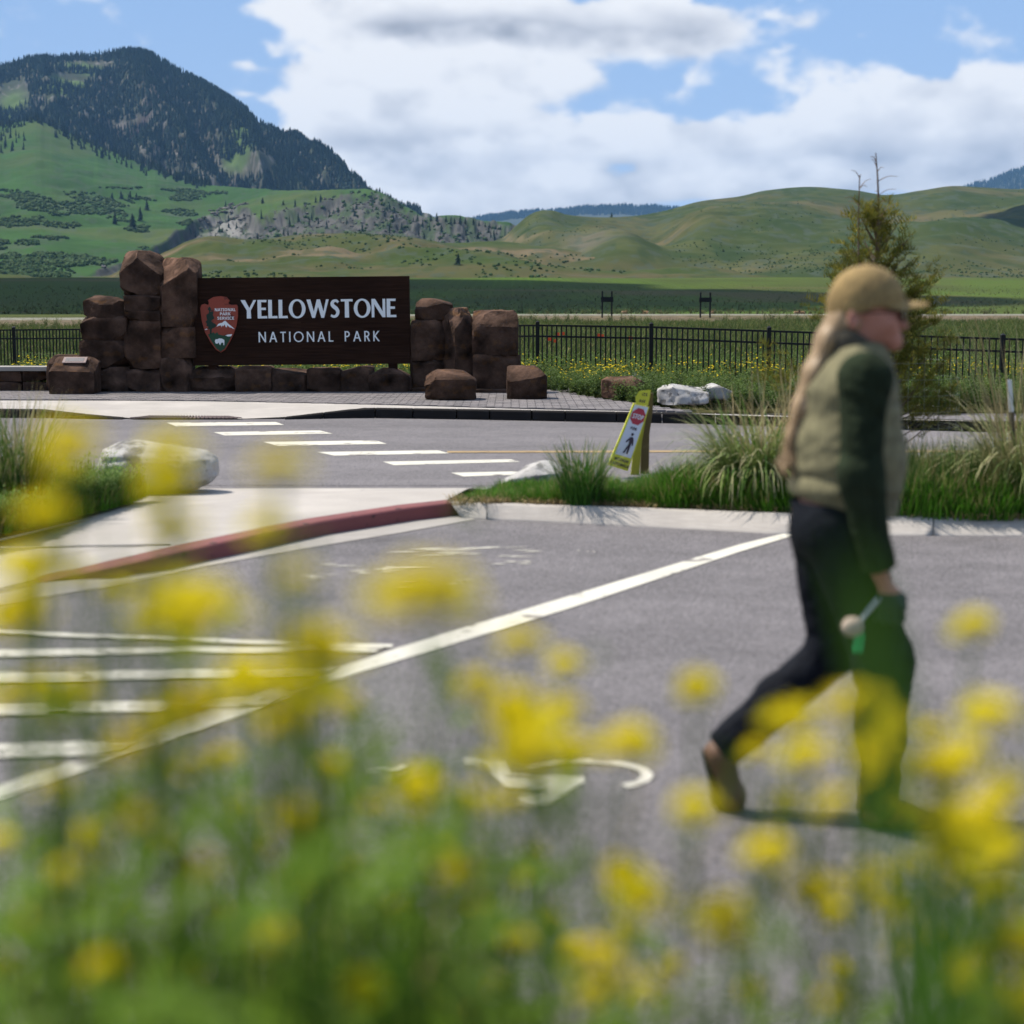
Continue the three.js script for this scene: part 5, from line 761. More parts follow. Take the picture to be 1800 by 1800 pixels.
  const tree = (key, px, py, hpx, lab, group, wide) => { const p = find(key, px, py), h = hpx * -p.z / F, t = thing('conifer', lab, 'tree', [p.x, p.y - 0.3, p.z], group); const c = mesh('crown', wide ? crownA : crownB, M.needle, t); c.scale.setScalar(h); c.rotation.y = px; const k = mesh('trunk', trunkG, M.bark, t); k.scale.setScalar(h); };
  for (const [x, y, h, w, lab] of [[197, 352, 14, 1, 'leftmost dark conifer in the row of four on the green slope'], [213, 350, 15, 1, 'second conifer of the row of four on the green slope'], [229, 349, 14, 1, 'third conifer of the row of four on the green slope'], [240, 349, 11, 1, 'small rightmost conifer of the row of four on the green slope'], [258, 370, 17, 1, 'lone conifer right of and below the row of four'], [247, 388, 26, 0, 'tall narrow conifer above the broad one on the green slope'], [233, 403, 28, 1, 'broad dark conifer, the lowest on the open green slope'], [202, 392, 24, 0, 'slim conifer standing apart left of the broad dark one'], [462, 357, 11, 1, 'small round conifer just above the pale cliff'], [498, 360, 9, 1, 'smallest conifer above the cliff, right of the pale rocks']]) tree('left', x, y, h, lab, null, w);
  tree('near', 805, 466, 22, 'single dark tree in a hollow of the low hill right of the sign', null, 1);
  tree('right', 1075, 382, 9, 'tiny dark tree alone on the crest of the right hill', null, 1);
  [[757, 388, 13], [768, 390, 17], [784, 391, 13], [799, 393, 12], [809, 393, 17], [818, 393, 13], [832, 395, 14], [842, 397, 11], [853, 399, 9], [861, 401, 10], [872, 403, 8], [880, 404, 9]].forEach(([x, y, h], i) => tree('left', x, y, h, `${ORD[i]} dark conifer from the left in the ragged line along the cliff crest`, 'conifers along the cliff crest', 0));
}
// the juniper behind the person
{
  const base = P(1540, 860, 14.0), J = thing('juniper_tree', 'olive green juniper with bare twig tips standing behind the person', 'tree', [base.x, 0.08, base.z]), r = rng(505), K0 = 3000 / 14;
  const lead = [new THREE.Vector3(0, 0, 0), new THREE.Vector3(-0.02, 0.9, 0.02), new THREE.Vector3(-0.05, 1.7, 0), new THREE.Vector3(-0.045, 2.3, 0.01), new THREE.Vector3(-0.075, 2.66, 0)], lead2 = [new THREE.Vector3(0, 0.3, 0), new THREE.Vector3(-0.14, 1.2, 0.05), new THREE.Vector3(-0.2, 1.9, 0.03), new THREE.Vector3(-0.205, 2.48, 0.02)];
  const c1 = new THREE.CatmullRomCurve3(lead), c2 = new THREE.CatmullRomCurve3(lead2);
  const taper = (c, r0, r1, seg = 14) => { const g = new THREE.TubeGeometry(c, seg, 1, 6), p = g.attributes.position, R = 7; for (let i = 0; i <= seg; i++) { const q = c.getPointAt(i / seg), k = lerp(r0, r1, i / seg); for (let j = 0; j < R; j++) { const n = i * R + j; p.setXYZ(n, q.x + (p.getX(n) - q.x) * k, q.y + (p.getY(n) - q.y) * k, q.z + (p.getZ(n) - q.z) * k); } } g.computeVertexNormals(); return g; };
  mesh('trunk', mergeGeometries([taper(c1, 0.04, 0.004), taper(c2, 0.025, 0.004)]), M.bark, J);
  const twigs = []; for (let i = 0; i < 22; i++) { const t = 0.78 + 0.22 * r(), q = (i % 3 ? c1 : c2).getPointAt(t), a = r() * 6.28, L = 0.05 + 0.17 * r() * (1.15 - t) * 3, e = q.clone().add(new THREE.Vector3(Math.cos(a) * L, L * (0.1 + 0.7 * r()), Math.sin(a) * L)), m = q.clone().lerp(e, 0.5); m.y += 0.02; twigs.push(taper(new THREE.CatmullRomCurve3([q, m, e]), 0.004, 0.0015, 5)); }
  mesh('twig', mergeGeometries(twigs), mat(C(0.2, 0.12, 0.08)), J).userData = { kind: 'stuff' };
  const limbs = [], sprays = []; const edge = (y, a) => { const f = clamp(y / 2.3); return (0.7 * Math.pow(1 - f, 0.95) + 0.05) * (0.72 + 0.5 * fbm(Math.cos(a) * 1.5 + 5, y * 2.4, Math.sin(a) * 1.5, 3) + 0.25) * smooth(0.05, 0.3, y); };
  for (let i = 0; i < 150; i++) {
    const y = 0.22 + 2.0 * Math.pow(r(), 0.9), a = r() * 6.283, R = edge(y, a) * (0.75 + 0.5 * r()), q = c1.getPointAt(clamp((y - 0.12) / 2.7)), e = new THREE.Vector3(q.x + Math.cos(a) * R, y + R * (0.25 + 0.5 * r()), q.z + Math.sin(a) * R), m = q.clone().lerp(e, 0.5); m.y -= R * 0.05;
    const c = new THREE.CatmullRomCurve3([q, m, e]); limbs.push(taper(c, 0.008, 0.002, 4));
    const n = Math.round((7 + R * 32) * (y > 1.5 ? 0.6 : 1)); for (let k = 0; k < n; k++) { const t = 0.25 + 0.78 * Math.sqrt(r()), p = c.getPointAt(Math.min(t, 1)), w = 0.05 + 0.05 * r(); p.x += (r() - 0.5) * w * 2; p.y += (r() - 0.5) * w * 1.6; p.z += (r() - 0.5) * w * 2; sprays.push({ p, s: 0.55 + 0.75 * r(), yaw: -a + (r() - 0.5) * 1.8, rz: 0.2 + (r() - 0.4) * 1.2, rx: (r() - 0.5), c: mix3([1.3, 1.3, 1.0], [3.2, 2.7, 1.5], r() * r()) }); }
  }
  mesh('branch', mergeGeometries(limbs), M.bark, J).userData = { kind: 'stuff' };
  const spray = (seed) => { const q = rng(seed), l = []; for (let i = 0; i < 9; i++) { const t = i / 9; l.push({ x: 0.09 * t, y: 0.01 * t, z: 0, h: 0.035 + 0.03 * (1 - t) * q() + 0.01, lean: 0.6 * q(), a0: 0.5 + 0.5 * q(), dir: (i % 2 ? 1 : -1) * (0.9 + 0.5 * q()), w: 0.0042, c: mix3([0.055, 0.075, 0.014], [0.125, 0.12, 0.03], q()), seg: 2 }); } l.push({ x: 0, z: 0, y: 0, h: 0.12, a0: 1.4, lean: 0.1, dir: 0, w: 0.0035, c: [0.09, 0.08, 0.025], seg: 2 }); return blades(l); };
  const o = instanced('crown', [spray(1), spray(2), spray(3)], M.blade, sprays); o.removeFromParent(); o.name = 'crown'; o.userData = { kind: 'stuff' }; J.add(o);
  // wire cage
  const cage = thing('wire_cage', 'thin wire mesh cage standing around the juniper', 'wire cage', [base.x + 0.04, 0.08, base.z]), wires = [], wm = mat(C(0.3, 0.32, 0.3), { roughness: 0.4, metalness: 0.6 });
  for (let j = 0; j < 8; j++) { const g = new THREE.TorusGeometry(0.6, 0.0008, 4, 40); g.rotateX(1.5708); g.scale(1, 1, 0.95); g.translate(0, 0.08 + j * 0.13, 0); wires.push(g); }
  for (let i = 0; i < 26; i++) { const a = i / 26 * 6.283; wires.push(bar(new THREE.Vector3(Math.cos(a) * 0.6, 0, Math.sin(a) * 0.57), new THREE.Vector3(Math.cos(a) * 0.6 + 0.01 * Math.sin(i), 1.0, Math.sin(a) * 0.57), 0.0008, 0.0008, 4)); }
  mesh('wire', mergeGeometries(wires.map((g) => { const h = g.index ? g.toNonIndexed() : g; return h; })), wm, cage).userData = { kind: 'stuff' };
  // leaning steel post
  const a = P(1792, 850, 12.2), b = P(1774, 668, 12.2); a.y = 0.08; const post = thing('steel_post', 'thin steel post with a pale painted top leaning at the right edge', 'post', a), v = b.clone().sub(a);
  const tee = (p, q, m, n) => { const L = p.distanceTo(q), g = mergeGeometries([new THREE.BoxGeometry(0.034, L, 0.006), new THREE.BoxGeometry(0.006, L, 0.03).translate(0, 0, -0.016)]); g.translate(0, L / 2, 0); g.applyQuaternion(new THREE.Quaternion().setFromUnitVectors(new THREE.Vector3(0, 1, 0), q.clone().sub(p).normalize())); g.translate(p.x, p.y, p.z); return mesh(n, g, m, post); };
  tee(new THREE.Vector3(), v.clone().multiplyScalar(0.75), mat(C(0.035, 0.035, 0.03)), 'shaft'); tee(v.clone().multiplyScalar(0.752), v, mat(C(0.6, 0.62, 0.64)), 'painted_top');
}
// ---------------------------------------------------------------- the person
const smin = (a, b, k) => { const h = clamp(0.5 + 0.5 * (b - a) / k); return lerp(b, a, h) - k * h * (1 - h); };
function cap3(p, a, b, ra, rb, zs = 1) { const bx = b.x - a.x, by = b.y - a.y, bz = (b.z - a.z) / zs, x = p.x - a.x, y = p.y - a.y, z = (p.z - a.z) / zs, t = clamp((x * bx + y * by + z * bz) / (bx * bx + by * by + bz * bz)); return Math.hypot(x - bx * t, y - by * t, z - bz * t) - lerp(ra, rb, t); }
function ell(p, c, rx, ry, rz) { const x = (p.x - c.x) / rx, y = (p.y - c.y) / ry, z = (p.z - c.z) / rz, k = Math.hypot(x, y, z); return (k - 1) * Math.min(rx, ry, rz); }
function chain(p, pts, k = 0.02, zs = 1) { let d = 1e9; for (let i = 0; i < pts.length - 1; i++) { const e = cap3(p, pts[i][0], pts[i + 1][0], pts[i][1], pts[i + 1][1], zs); d = i ? smin(d, e, k) : e; } return d; }
function sdfMesh(f, lo, hi, c) {                                        // surface nets
  const nx = Math.ceil((hi.x - lo.x) / c) + 1, ny = Math.ceil((hi.y - lo.y) / c) + 1, nz = Math.ceil((hi.z - lo.z) / c) + 1, v = new Float32Array(nx * ny * nz), p = new THREE.Vector3(), at = (i, j, k) => (k * ny + j) * nx + i;
  for (let k = 0; k < nz; k++) for (let j = 0; j < ny; j++) for (let i = 0; i < nx; i++) v[at(i, j, k)] = f(p.set(lo.x + i * c, lo.y + j * c, lo.z + k * c));
  const id = new Int32Array(nx * ny * nz).fill(-1), pos = [], idx = [];
  for (let k = 0; k < nz - 1; k++) for (let j = 0; j < ny - 1; j++) for (let i = 0; i < nx - 1; i++) {
    let m = 0, s = [0, 0, 0], n = 0; const q = [];
    for (let b = 0; b < 8; b++) { const w = v[at(i + (b & 1), j + (b >> 1 & 1), k + (b >> 2))]; q.push(w); if (w < 0) m |= 1 << b; }
    if (m === 0 || m === 255) continue;
    for (let b = 0; b < 8; b++) for (const ax of [1, 2, 4]) { if (b & ax) continue; const w0 = q[b], w1 = q[b | ax]; if ((w0 < 0) === (w1 < 0)) continue; const t = w0 / (w0 - w1); s[0] += (b & 1) + (ax === 1 ? t : 0); s[1] += (b >> 1 & 1) + (ax === 2 ? t : 0); s[2] += (b >> 2) + (ax === 4 ? t : 0); n++; }
    id[at(i, j, k)] = pos.length / 3; pos.push(lo.x + (i + s[0] / n) * c, lo.y + (j + s[1] / n) * c, lo.z + (k + s[2] / n) * c);
  }
  const quad = (a, b, d, e, flip) => { if (a < 0 || b < 0 || d < 0 || e < 0) return; flip ? idx.push(a, d, b, a, e, d) : idx.push(a, b, d, a, d, e); };
  for (let k = 1; k < nz - 1; k++) for (let j = 1; j < ny - 1; j++) for (let i = 1; i < nx - 1; i++) {
    const s0 = v[at(i, j, k)] < 0;
    if (s0 !== v[at(i + 1, j, k)] < 0) quad(id[at(i, j - 1, k - 1)], id[at(i, j, k - 1)], id[at(i, j, k)], id[at(i, j - 1, k)], !s0);
    if (s0 !== v[at(i, j + 1, k)] < 0) quad(id[at(i - 1, j, k - 1)], id[at(i - 1, j, k)], id[at(i, j, k)], id[at(i, j, k - 1)], !s0);
    if (s0 !== v[at(i, j, k + 1)] < 0) quad(id[at(i - 1, j - 1, k)], id[at(i, j - 1, k)], id[at(i, j, k)], id[at(i - 1, j, k)], !s0);
  }
  const g = geom(pos, idx), nr = g.attributes.normal, e = c * 0.6, V = new THREE.Vector3();
  for (let i = 0; i < nr.count; i++) { const x = pos[i * 3], y = pos[i * 3 + 1], z = pos[i * 3 + 2]; V.set(f(p.set(x + e, y, z)) - f(p.set(x - e, y, z)), f(p.set(x, y + e, z)) - f(p.set(x, y - e, z)), f(p.set(x, y, z + e)) - f(p.set(x, y, z - e))).normalize(); nr.setXYZ(i, V.x, V.y, V.z); }
  return g;
}
function uvXY(g, s = 1) { const p = g.attributes.position, uv = new Float32Array(p.count * 2); for (let i = 0; i < p.count; i++) { uv[i * 2] = (p.getX(i) + p.getZ(i) * 0.7) * s; uv[i * 2 + 1] = p.getY(i) * s; } g.setAttribute('uv', new THREE.BufferAttribute(uv, 2)); return g; }
{
  const DP = 5.06, O = new THREE.Vector3(P(1470, 1000, DP).x, 0, -DP), J = (px, py, z = 0) => P(px, py, DP - z).sub(O), v3 = (x, y, z) => new THREE.Vector3(x, y, z);
  const person = thing('person', 'person in tan cap, khaki fleece vest and black trousers striding to the right', 'person', O);
  const skin = mat(C(0.43, 0.185, 0.125), { roughness: 0.6 }), fleece = mat(C(0.27, 0.245, 0.125), { map: T.cloth, bumpMap: T.fleece, bumpScale: 0.003 }), khaki = mat(C(0.46, 0.31, 0.115), { map: T.cloth, bumpMap: T.cloth, bumpScale: 0.002 }), green = phys({ color: C(0.036, 0.05, 0.028), vertexColors: false, map: T.cloth, bumpMap: T.fleece, bumpScale: 0.006 }), black = phys({ color: C(0.014, 0.0165, 0.023), vertexColors: false, map: T.cloth, bumpMap: T.fleece, bumpScale: 0.006, roughness: 0.8 }), leather = mat(C(0.13, 0.06, 0.03), { roughness: 0.6, bumpMap: T.rough, bumpScale: 0.003 }), hairM = mat(C(0.3, 0.205, 0.11), { roughness: 0.55 }), dark = mat(C(0.03, 0.025, 0.02), { roughness: 0.9 });
  // joints
  const sh = J(1520, 668, 0.18), el = J(1512, 838, 0.235), wr = J(1548, 1008, 0.22), sh2 = J(1515, 672, -0.18), el2 = J(1470, 840, -0.24), wr2 = J(1462, 985, -0.2);
  const hipN = J(1478, 930, 0.09), knN = J(1553, 1165, 0.085), anN = J(1545, 1400, 0.08), hipF = J(1452, 935, -0.09), knF = J(1466, 1140, -0.09), anF = J(1296, 1296, -0.09);
  const head = J(1524, 538, 0.0), neck = J(1505, 628, 0);
  // head with face; one surface with neck, trunk, limbs and hands
  const hx = head.x, hy = head.y, hz = head.z, H = (px, py, z) => J(px, py, z);
  const face = (p) => {
    let d = ell(p, head, 0.1, 0.112, 0.076);
    d = smin(d, cap3(p, H(1545, 575, 0), H(1566, 596, 0), 0.055, 0.032, 1.1), 0.03);            // jaw
    d = smin(d, ell(p, H(1571, 604, 0), 0.021, 0.019, 0.024), 0.015);                         // chin
    d = smin(d, cap3(p, H(1577, 552, 0), H(1590, 572, 0), 0.009, 0.012, 1), 0.012);             // nose
    for (const s of [-1, 1]) { d = smin(d, ell(p, H(1588, 575, s * 0.011), 0.009, 0.007, 0.008), 0.006); d = smin(d, ell(p, H(1562, 568, s * 0.043), 0.024, 0.022, 0.02), 0.02); d = -smin(-d, ell(p, H(1580, 553, s * 0.033), 0.014, 0.011, 0.018), 0.012);
      d = smin(d, ell(p, H(1575, 553, s * 0.032), 0.0125, 0.0125, 0.0125), 0.003);             // eye
      const e = ell(p, H(1500, 561, s * 0.077), 0.018, 0.031, 0.009), e2 = ell(p, H(1503, 558, s * 0.087), 0.009, 0.017, 0.007); d = smin(d, Math.max(e, -e2), 0.006); }
    d = smin(d, ell(p, H(1580, 588, 0), 0.009, 0.0055, 0.022), 0.006); d = smin(d, ell(p, H(1579, 595, 0), 0.009, 0.006, 0.02), 0.006);   // lips
    d = -smin(-d, ell(p, H(1585, 591.5, 0), 0.008, 0.0018, 0.024), 0.003);
    return smin(d, cap3(p, H(1508, 590, 0), neck, 0.056, 0.06), 0.03);
  };
  const trunk = (p) => { let d = chain(p, [[neck, 0.06], [J(1494, 690, 0), 0.11], [J(1488, 800, 0), 0.115], [J(1465, 905, 0), 0.105]], 0.04, 1.3);
    for (const [a, b, c, k] of [[sh, el, wr, 1], [sh2, el2, wr2, 1]]) { d = smin(d, cap3(p, a, b, 0.05, 0.04), 0.04); d = smin(d, cap3(p, b, c, 0.038, 0.026), 0.02); }
    for (const [a, b, c] of [[hipN, knN, anN], [hipF, knF, anF]]) { d = smin(d, cap3(p, a, b, 0.085, 0.055), 0.04); d = smin(d, cap3(p, b, c, 0.052, 0.035), 0.03); }
    return smin(d, cap3(p, anN, J(1610, 1438, 0.08), 0.036, 0.026), 0.02) };
  const bodyD = (p) => smin(trunk(p), p.y > 1.38 ? cap3(p, H(1508, 590, 0), neck, 0.052, 0.06) : 1, 0.02);
  // far hand: a loose fist round a tag holder
  const fist2 = [], handD = (w, palm, knuckle, down, k0) => { const F = []; for (let i = 0; i < 4; i++) F.push([knuckle.clone().lerp(down.k, i / 3), i]); return F; };
  const hand = (wrist, pts, R) => (p) => { let d = cap3(p, wrist, pts.palmA, 0.023 * R, 0.021 * R, 1); d = smin(d, cap3(p, pts.palmA, pts.palmB, 0.02 * R, 0.02 * R), 0.016); for (const k of pts.knuckles) d = smin(d, cap3(p, pts.palmA, k, 0.017 * R, 0.0125 * R), 0.012); for (const f of pts.fingers) d = Math.min(d, chain(p, f.map((q, i) => [q, (0.0108 - 0.0011 * i) * R]), 0.003)); d = smin(d, chain(p, pts.thumb.map((q, i) => [q, (0.0125 - 0.0012 * i) * R]), 0.004), 0.004); return d; };
  const makeHand = (c, s, curl) => {                                     // c(x, y, z): metres from the wrist; x forward, y up, z outward from the body
    const K = [0, 1, 2, 3].map((i) => c(0.034 - 0.0215 * i, -0.082 + 0.004 * Math.abs(i - 1.2), 0.006 - 0.002 * i)), L = [0.040, 0.045, 0.042, 0.034];
    return { palmA: c(0.004, -0.035, 0), palmB: c(0.012, -0.06, 0), knuckles: K, fingers: K.map((k, i) => { const x = 0.034 - 0.0215 * i, y = -0.082; return [k, c(x + 0.002, y - L[i] * 0.9, 0.002 - curl * 0.012), c(x - 0.002, y - L[i] * (1.35 - 0.25 * curl), -curl * 0.032), c(x - 0.004, y - L[i] * (1.5 - 0.65 * curl), -curl * 0.048)]; }), thumb: [c(0.022, -0.03, -0.006), c(0.045, -0.058, -0.018), c(0.047, -0.085, -0.03), c(0.038, -0.105, -0.036)] };
  };
  const nearFrame = (x, y, z) => v3(wr.x + x + 0.015 - y * 0.16, wr.y - 0.02 + y * 0.97, wr.z + z + 0.0 + y * 0.05), farFrame = (x, y, z) => v3(wr2.x + x * 0.9 + y * 0.02, wr2.y + y * 0.92, wr2.z - z * 0.9);
  const nh = makeHand(nearFrame, 1, 0.9), fh = makeHand(farFrame, 1, 1.15), nearHand = hand(wr, nh, 1), farHand = hand(wr2, fh, 1);
  const gBody = sdfMesh(bodyD, v3(-0.42, -0.02, -0.34), v3(0.36, 1.5, 0.34), 0.012), gHead = sdfMesh(face, v3(hx - 0.15, hy - 0.18, -0.12), v3(hx + 0.17, hy + 0.14, 0.12), 0.0042), gNear = sdfMesh(nearHand, v3(wr.x - 0.07, wr.y - 0.2, wr.z - 0.09), v3(wr.x + 0.12, wr.y + 0.03, wr.z + 0.06), 0.0034), gFar = sdfMesh(farHand, v3(wr2.x - 0.1, wr2.y - 0.2, wr2.z - 0.07), v3(wr2.x + 0.1, wr2.y + 0.03, wr2.z + 0.1), 0.0034);
  mesh('body', mergeGeometries([gBody, gHead, gNear, gFar]), skin, person);
  mesh('glove', sdfMesh((p) => Math.max(nearHand(p) - 0.0022, p.y - (wr.y - 0.055)), v3(wr.x - 0.07, wr.y - 0.21, wr.z - 0.1), v3(wr.x + 0.13, wr.y - 0.03, wr.z + 0.07), 0.0034), mat(C(0.014, 0.03, 0.022), { roughness: 0.7 }), person).userData.label = 'dark green glove on the near hand';
  // trousers
  const trou = (p) => { let d = chain(p, [[J(1462, 862, 0), 0.118], [J(1458, 925, 0), 0.116]], 0.03, 1.3); const w = 0.004 * fbm(p.x * 14, p.y * 22, p.z * 14, 3) + 0.011 * fbm((p.x + p.y * 0.5) * 6, (p.y - p.x * 0.7) * 16, p.z * 5, 3) * smooth(0.95, 0.6, p.y);
    d = smin(d, chain(p, [[hipN, 0.114], [knN, 0.084], [J(1549, 1290, 0.082), 0.07], [J(1545, 1412, 0.08), 0.066]], 0.05), 0.04); d = smin(d, chain(p, [[hipF, 0.11], [knF, 0.077], [J(1372, 1226, -0.09), 0.068], [J(1282, 1308, -0.09), 0.062]], 0.03), 0.035);
    const hemN = J(1545, 1424, 0).y - p.y, a = J(1262, 1308, -0.09), n = v3(-0.79, -0.61, 0), hemF = (p.x - a.x) * n.x + (p.y - a.y) * n.y - 0.008; return Math.max(d + w, hemN, p.z < 0 ? hemF : -1, p.y - J(1465, 855, 0).y); };
  mesh('trousers', uvXY(sdfMesh(trou, v3(-0.42, 0.0, -0.3), v3(0.3, 0.98, 0.3), 0.0095), 2), black, person);
  // vest with its collar
  const hem = J(1390, 868, 0), hem2 = J(1562, 905, 0);
  const vest = (p) => {
    let d = chain(p, [[J(1513, 640, 0), 0.088], [J(1494, 700, 0), 0.138], [J(1490, 800, 0), 0.158], [J(1484, 868, 0), 0.146], [J(1482, 930, 0), 0.146]], 0.05, 1.22);
    for (const s of [-1, 1]) d = smin(d, cap3(p, J(1508, 652, s * 0.05), J(1510, 676, s * 0.15), 0.07, 0.06), 0.05);
    const folds = 0.004 * fbm(p.x * 9 + 2, p.y * 16, p.z * 9, 3) + 0.012 * fbm(p.x * 5 + p.y * 4, p.y * 11 - p.x * 7, p.z * 4, 3) * smooth(1.38, 1.25, p.y) + 0.007 * Math.exp(-(((p.y - hem.y - 0.06) / 0.012) ** 2)) * smooth(J(1490, 800).x, J(1400, 800).x, p.x) - 0.006 * Math.exp(-(((p.y - hem.y - 0.02) / 0.018) ** 2));
    const t = clamp((p.x - hem.x) / (hem2.x - hem.x)), hy0 = lerp(hem.y, hem2.y, t);
    let o = Math.max(d + folds, hy0 - p.y);
    for (const [a, b] of [[sh, el], [sh2, el2]]) o = -smin(-o, cap3(p, v3(a.x, a.y - 0.02, a.z + Math.sign(a.z) * 0.05), v3(b.x, b.y, b.z + Math.sign(b.z) * 0.06), 0.075, 0.07), 0.015);
    const k = cap3(p, H(1510, 585, 0), neck, 0.066, 0.07); return Math.max(o, -k);
  };
  mesh('vest', uvXY(sdfMesh(vest, v3(-0.36, 0.9, -0.3), v3(0.3, 1.5, 0.3), 0.0085), 2.5), fleece, person);
  const cA = J(1498, 600, 0), cB = J(1508, 640, 0), collar = (p) => { const o = cap3(p, cA, cB, 0.083, 0.094, 1.05), i = cap3(p, H(1508, 585, 0), J(1508, 655, 0), 0.066, 0.074, 1.05), up = (p.y - cA.y) + (p.x - cA.x) * 0.62 - 0.028, dn = (cB.y - p.y) - (p.x - cB.x) * 0.55 - 0.012; return Math.max(o, -i, up, dn); };
  mesh('collar', sdfMesh(collar, v3(cA.x - 0.15, cA.y - 0.18, -0.14), v3(cA.x + 0.2, cA.y + 0.12, 0.14), 0.006), mat(C(0.06, 0.052, 0.035), { bumpMap: T.fleece, bumpScale: 0.006 }), person);
  // sleeves
  const sleeve = (a, b, c) => (p) => { const d = chain(p, [[v3(a.x, a.y, a.z - Math.sign(a.z) * 0.02), 0.068], [a, 0.072], [b, 0.06], [c, 0.046]], 0.03); const n = c.clone().sub(b).normalize(), cut = (p.x - c.x) * n.x + (p.y - c.y) * n.y + (p.z - c.z) * n.z + 0.012; return Math.max(d + 0.009 * fbm(p.x * 8, p.y * 22 + p.x * 8, p.z * 8, 3), cut); };
  mesh('sleeve', uvXY(sdfMesh(sleeve(sh, el, wr), v3(-0.1, 0.78, 0.06), v3(0.28, 1.46, 0.36), 0.008), 2), green, person);
  mesh('sleeve', uvXY(sdfMesh(sleeve(sh2, el2, wr2), v3(-0.14, 0.7, -0.36), v3(0.28, 1.46, -0.06), 0.01), 2), green, person);
  // boots
  const boot = (pts, sole) => (p) => Math.min(Math.max(chain(p, pts, 0.025), -sole(p)), 1);
  const gN = (p) => p.y - 0.022, b1 = boot([[J(1543, 1395, 0.08), 0.05], [J(1538, 1425, 0.08), 0.048], [J(1590, 1434, 0.08), 0.043], [J(1630, 1442, 0.08), 0.034]], gN), lo1 = v3(J(1500, 1400).x, 0.0, 0.0), hi1 = v3(J(1665, 1400).x, 0.2, 0.17);
  const bootN = mesh('boot', sdfMesh(b1, lo1, hi1, 0.006), leather, person);
  mesh('sole', sdfMesh((p) => Math.max(chain(p, [[J(1534, 1425, 0.08), 0.05], [J(1590, 1436, 0.08), 0.049], [J(1632, 1442, 0.08), 0.039]], 0.025), p.y - 0.024, 0.003 - p.y), lo1, hi1, 0.006), dark, bootN);
  const ax = J(1240, 1330, -0.09), bx2 = J(1268, 1436, -0.09), sd = bx2.clone().sub(ax).normalize(), sn = v3(-sd.y, sd.x, 0).multiplyScalar(-1), soleF = (p) => (p.x - ax.x) * sn.x + (p.y - ax.y) * sn.y;   // outside of the raised sole
  const sgn = sn.x > 0 ? -1 : 1, b2 = (p) => Math.max(chain(p, [[J(1312, 1282, -0.09), 0.05], [J(1266, 1328, -0.09), 0.046], [J(1284, 1398, -0.09), 0.043], [J(1291, 1430, -0.09), 0.03]], 0.025), sgn * soleF(p), 0.004 - p.y), lo2 = v3(J(1215, 1300, -0.09).x, -0.01, -0.17), hi2 = v3(J(1345, 1300, -0.09).x, 0.36, -0.01);
  const bootF = mesh('boot', sdfMesh(b2, lo2, hi2, 0.006), leather, person); bootF.userData.label = 'lifted rear boot resting on its toe';
  mesh('sole', sdfMesh((p) => Math.max(chain(p, [[J(1262, 1322, -0.09), 0.05], [J(1280, 1398, -0.09), 0.049], [J(1289, 1432, -0.09), 0.036]], 0.025), sgn * soleF(p) - 0.018, -sgn * soleF(p) - 0.002, 0.003 - p.y), lo2, hi2, 0.006), dark, bootF);
  // cap: crown, brim, button, strap
  const cc = J(1522, 536, 0), l0 = J(1462, 556, 0), l1 = J(1586, 542, 0);
  const capD = (p) => { const e = ell(p, cc, 0.115, 0.118, 0.092) + 0.002 * fbm(p.x * 20, p.y * 20, p.z * 20, 2), t = clamp((p.x - l0.x) / (l1.x - l0.x)), low = lerp(l0.y, l1.y, t) + 0.014 * Math.sin(t * Math.PI) * smooth(0.2, 0.6, t); return Math.max(e, low - p.y); };
  const capM = mesh('cap', uvXY(sdfMesh(capD, v3(cc.x - 0.13, cc.y - 0.1, -0.11), v3(cc.x + 0.13, cc.y + 0.14, 0.11), 0.005), 4), khaki, person);
  { const pos = [], idx = [], n = 16, m = 6, B = J(1578, 528, 0); for (let s = 0; s < 2; s++) for (let j = 0; j <= m; j++) for (let i = 0; i <= n; i++) { const a = lerp(-1.35, 1.35, i / n), r = lerp(0, 0.088, j / m) * Math.cos(a * 0.75), z = Math.sin(a) * lerp(0.082, 0.084, j / m), x = -0.085 + Math.cos(a) * 0.09 + r; pos.push(B.x + x - 0.002, B.y + 0.002 - r * 0.1 - z * z * 3 - s * 0.005, B.z + z); }
    const w = n + 1, L = w * (m + 1); for (let s = 0; s < 2; s++) for (let j = 0; j < m; j++) for (let i = 0; i < n; i++) { const a = s * L + j * w + i; idx.push(a, a + 1, a + w, a + 1, a + w + 1, a + w); } for (let i = 0; i < n; i++) { const a = m * w + i; idx.push(a, a + 1, a + L, a + 1, a + 1 + L, a + L); }
    mesh('brim', uvXY(geom(pos, idx), 4), khaki, capM); }
  mesh('button', new THREE.SphereGeometry(0.008, 10, 8).translate(cc.x, cc.y + 0.119, 0), khaki, capM);
  // hair: a long loose fall down the back, with strands
  const hp = [[J(1480, 548, 0), 0.038], [J(1455, 596, 0), 0.032], [J(1430, 655, 0.01), 0.031], [J(1413, 715, 0.015), 0.03], [J(1399, 765, 0.01), 0.024], [J(1390, 810, 0.01), 0.011]];
  const hair = (p) => { let d = chain(p, hp, 0.03, 1.5); d = smin(d, ell(p, J(1492, 566, 0), 0.05, 0.055, 0.078), 0.02); return d + 0.006 * fbm((p.x - p.y * 0.3) * 50, p.y * 5, p.z * 50, 3); };
  const hairMesh = mesh('hair', sdfMesh(hair, v3(J(1360, 600).x, J(1400, 850).y, -0.13), v3(J(1545, 600).x, J(1500, 520).y, 0.13), 0.006), hairM, person);
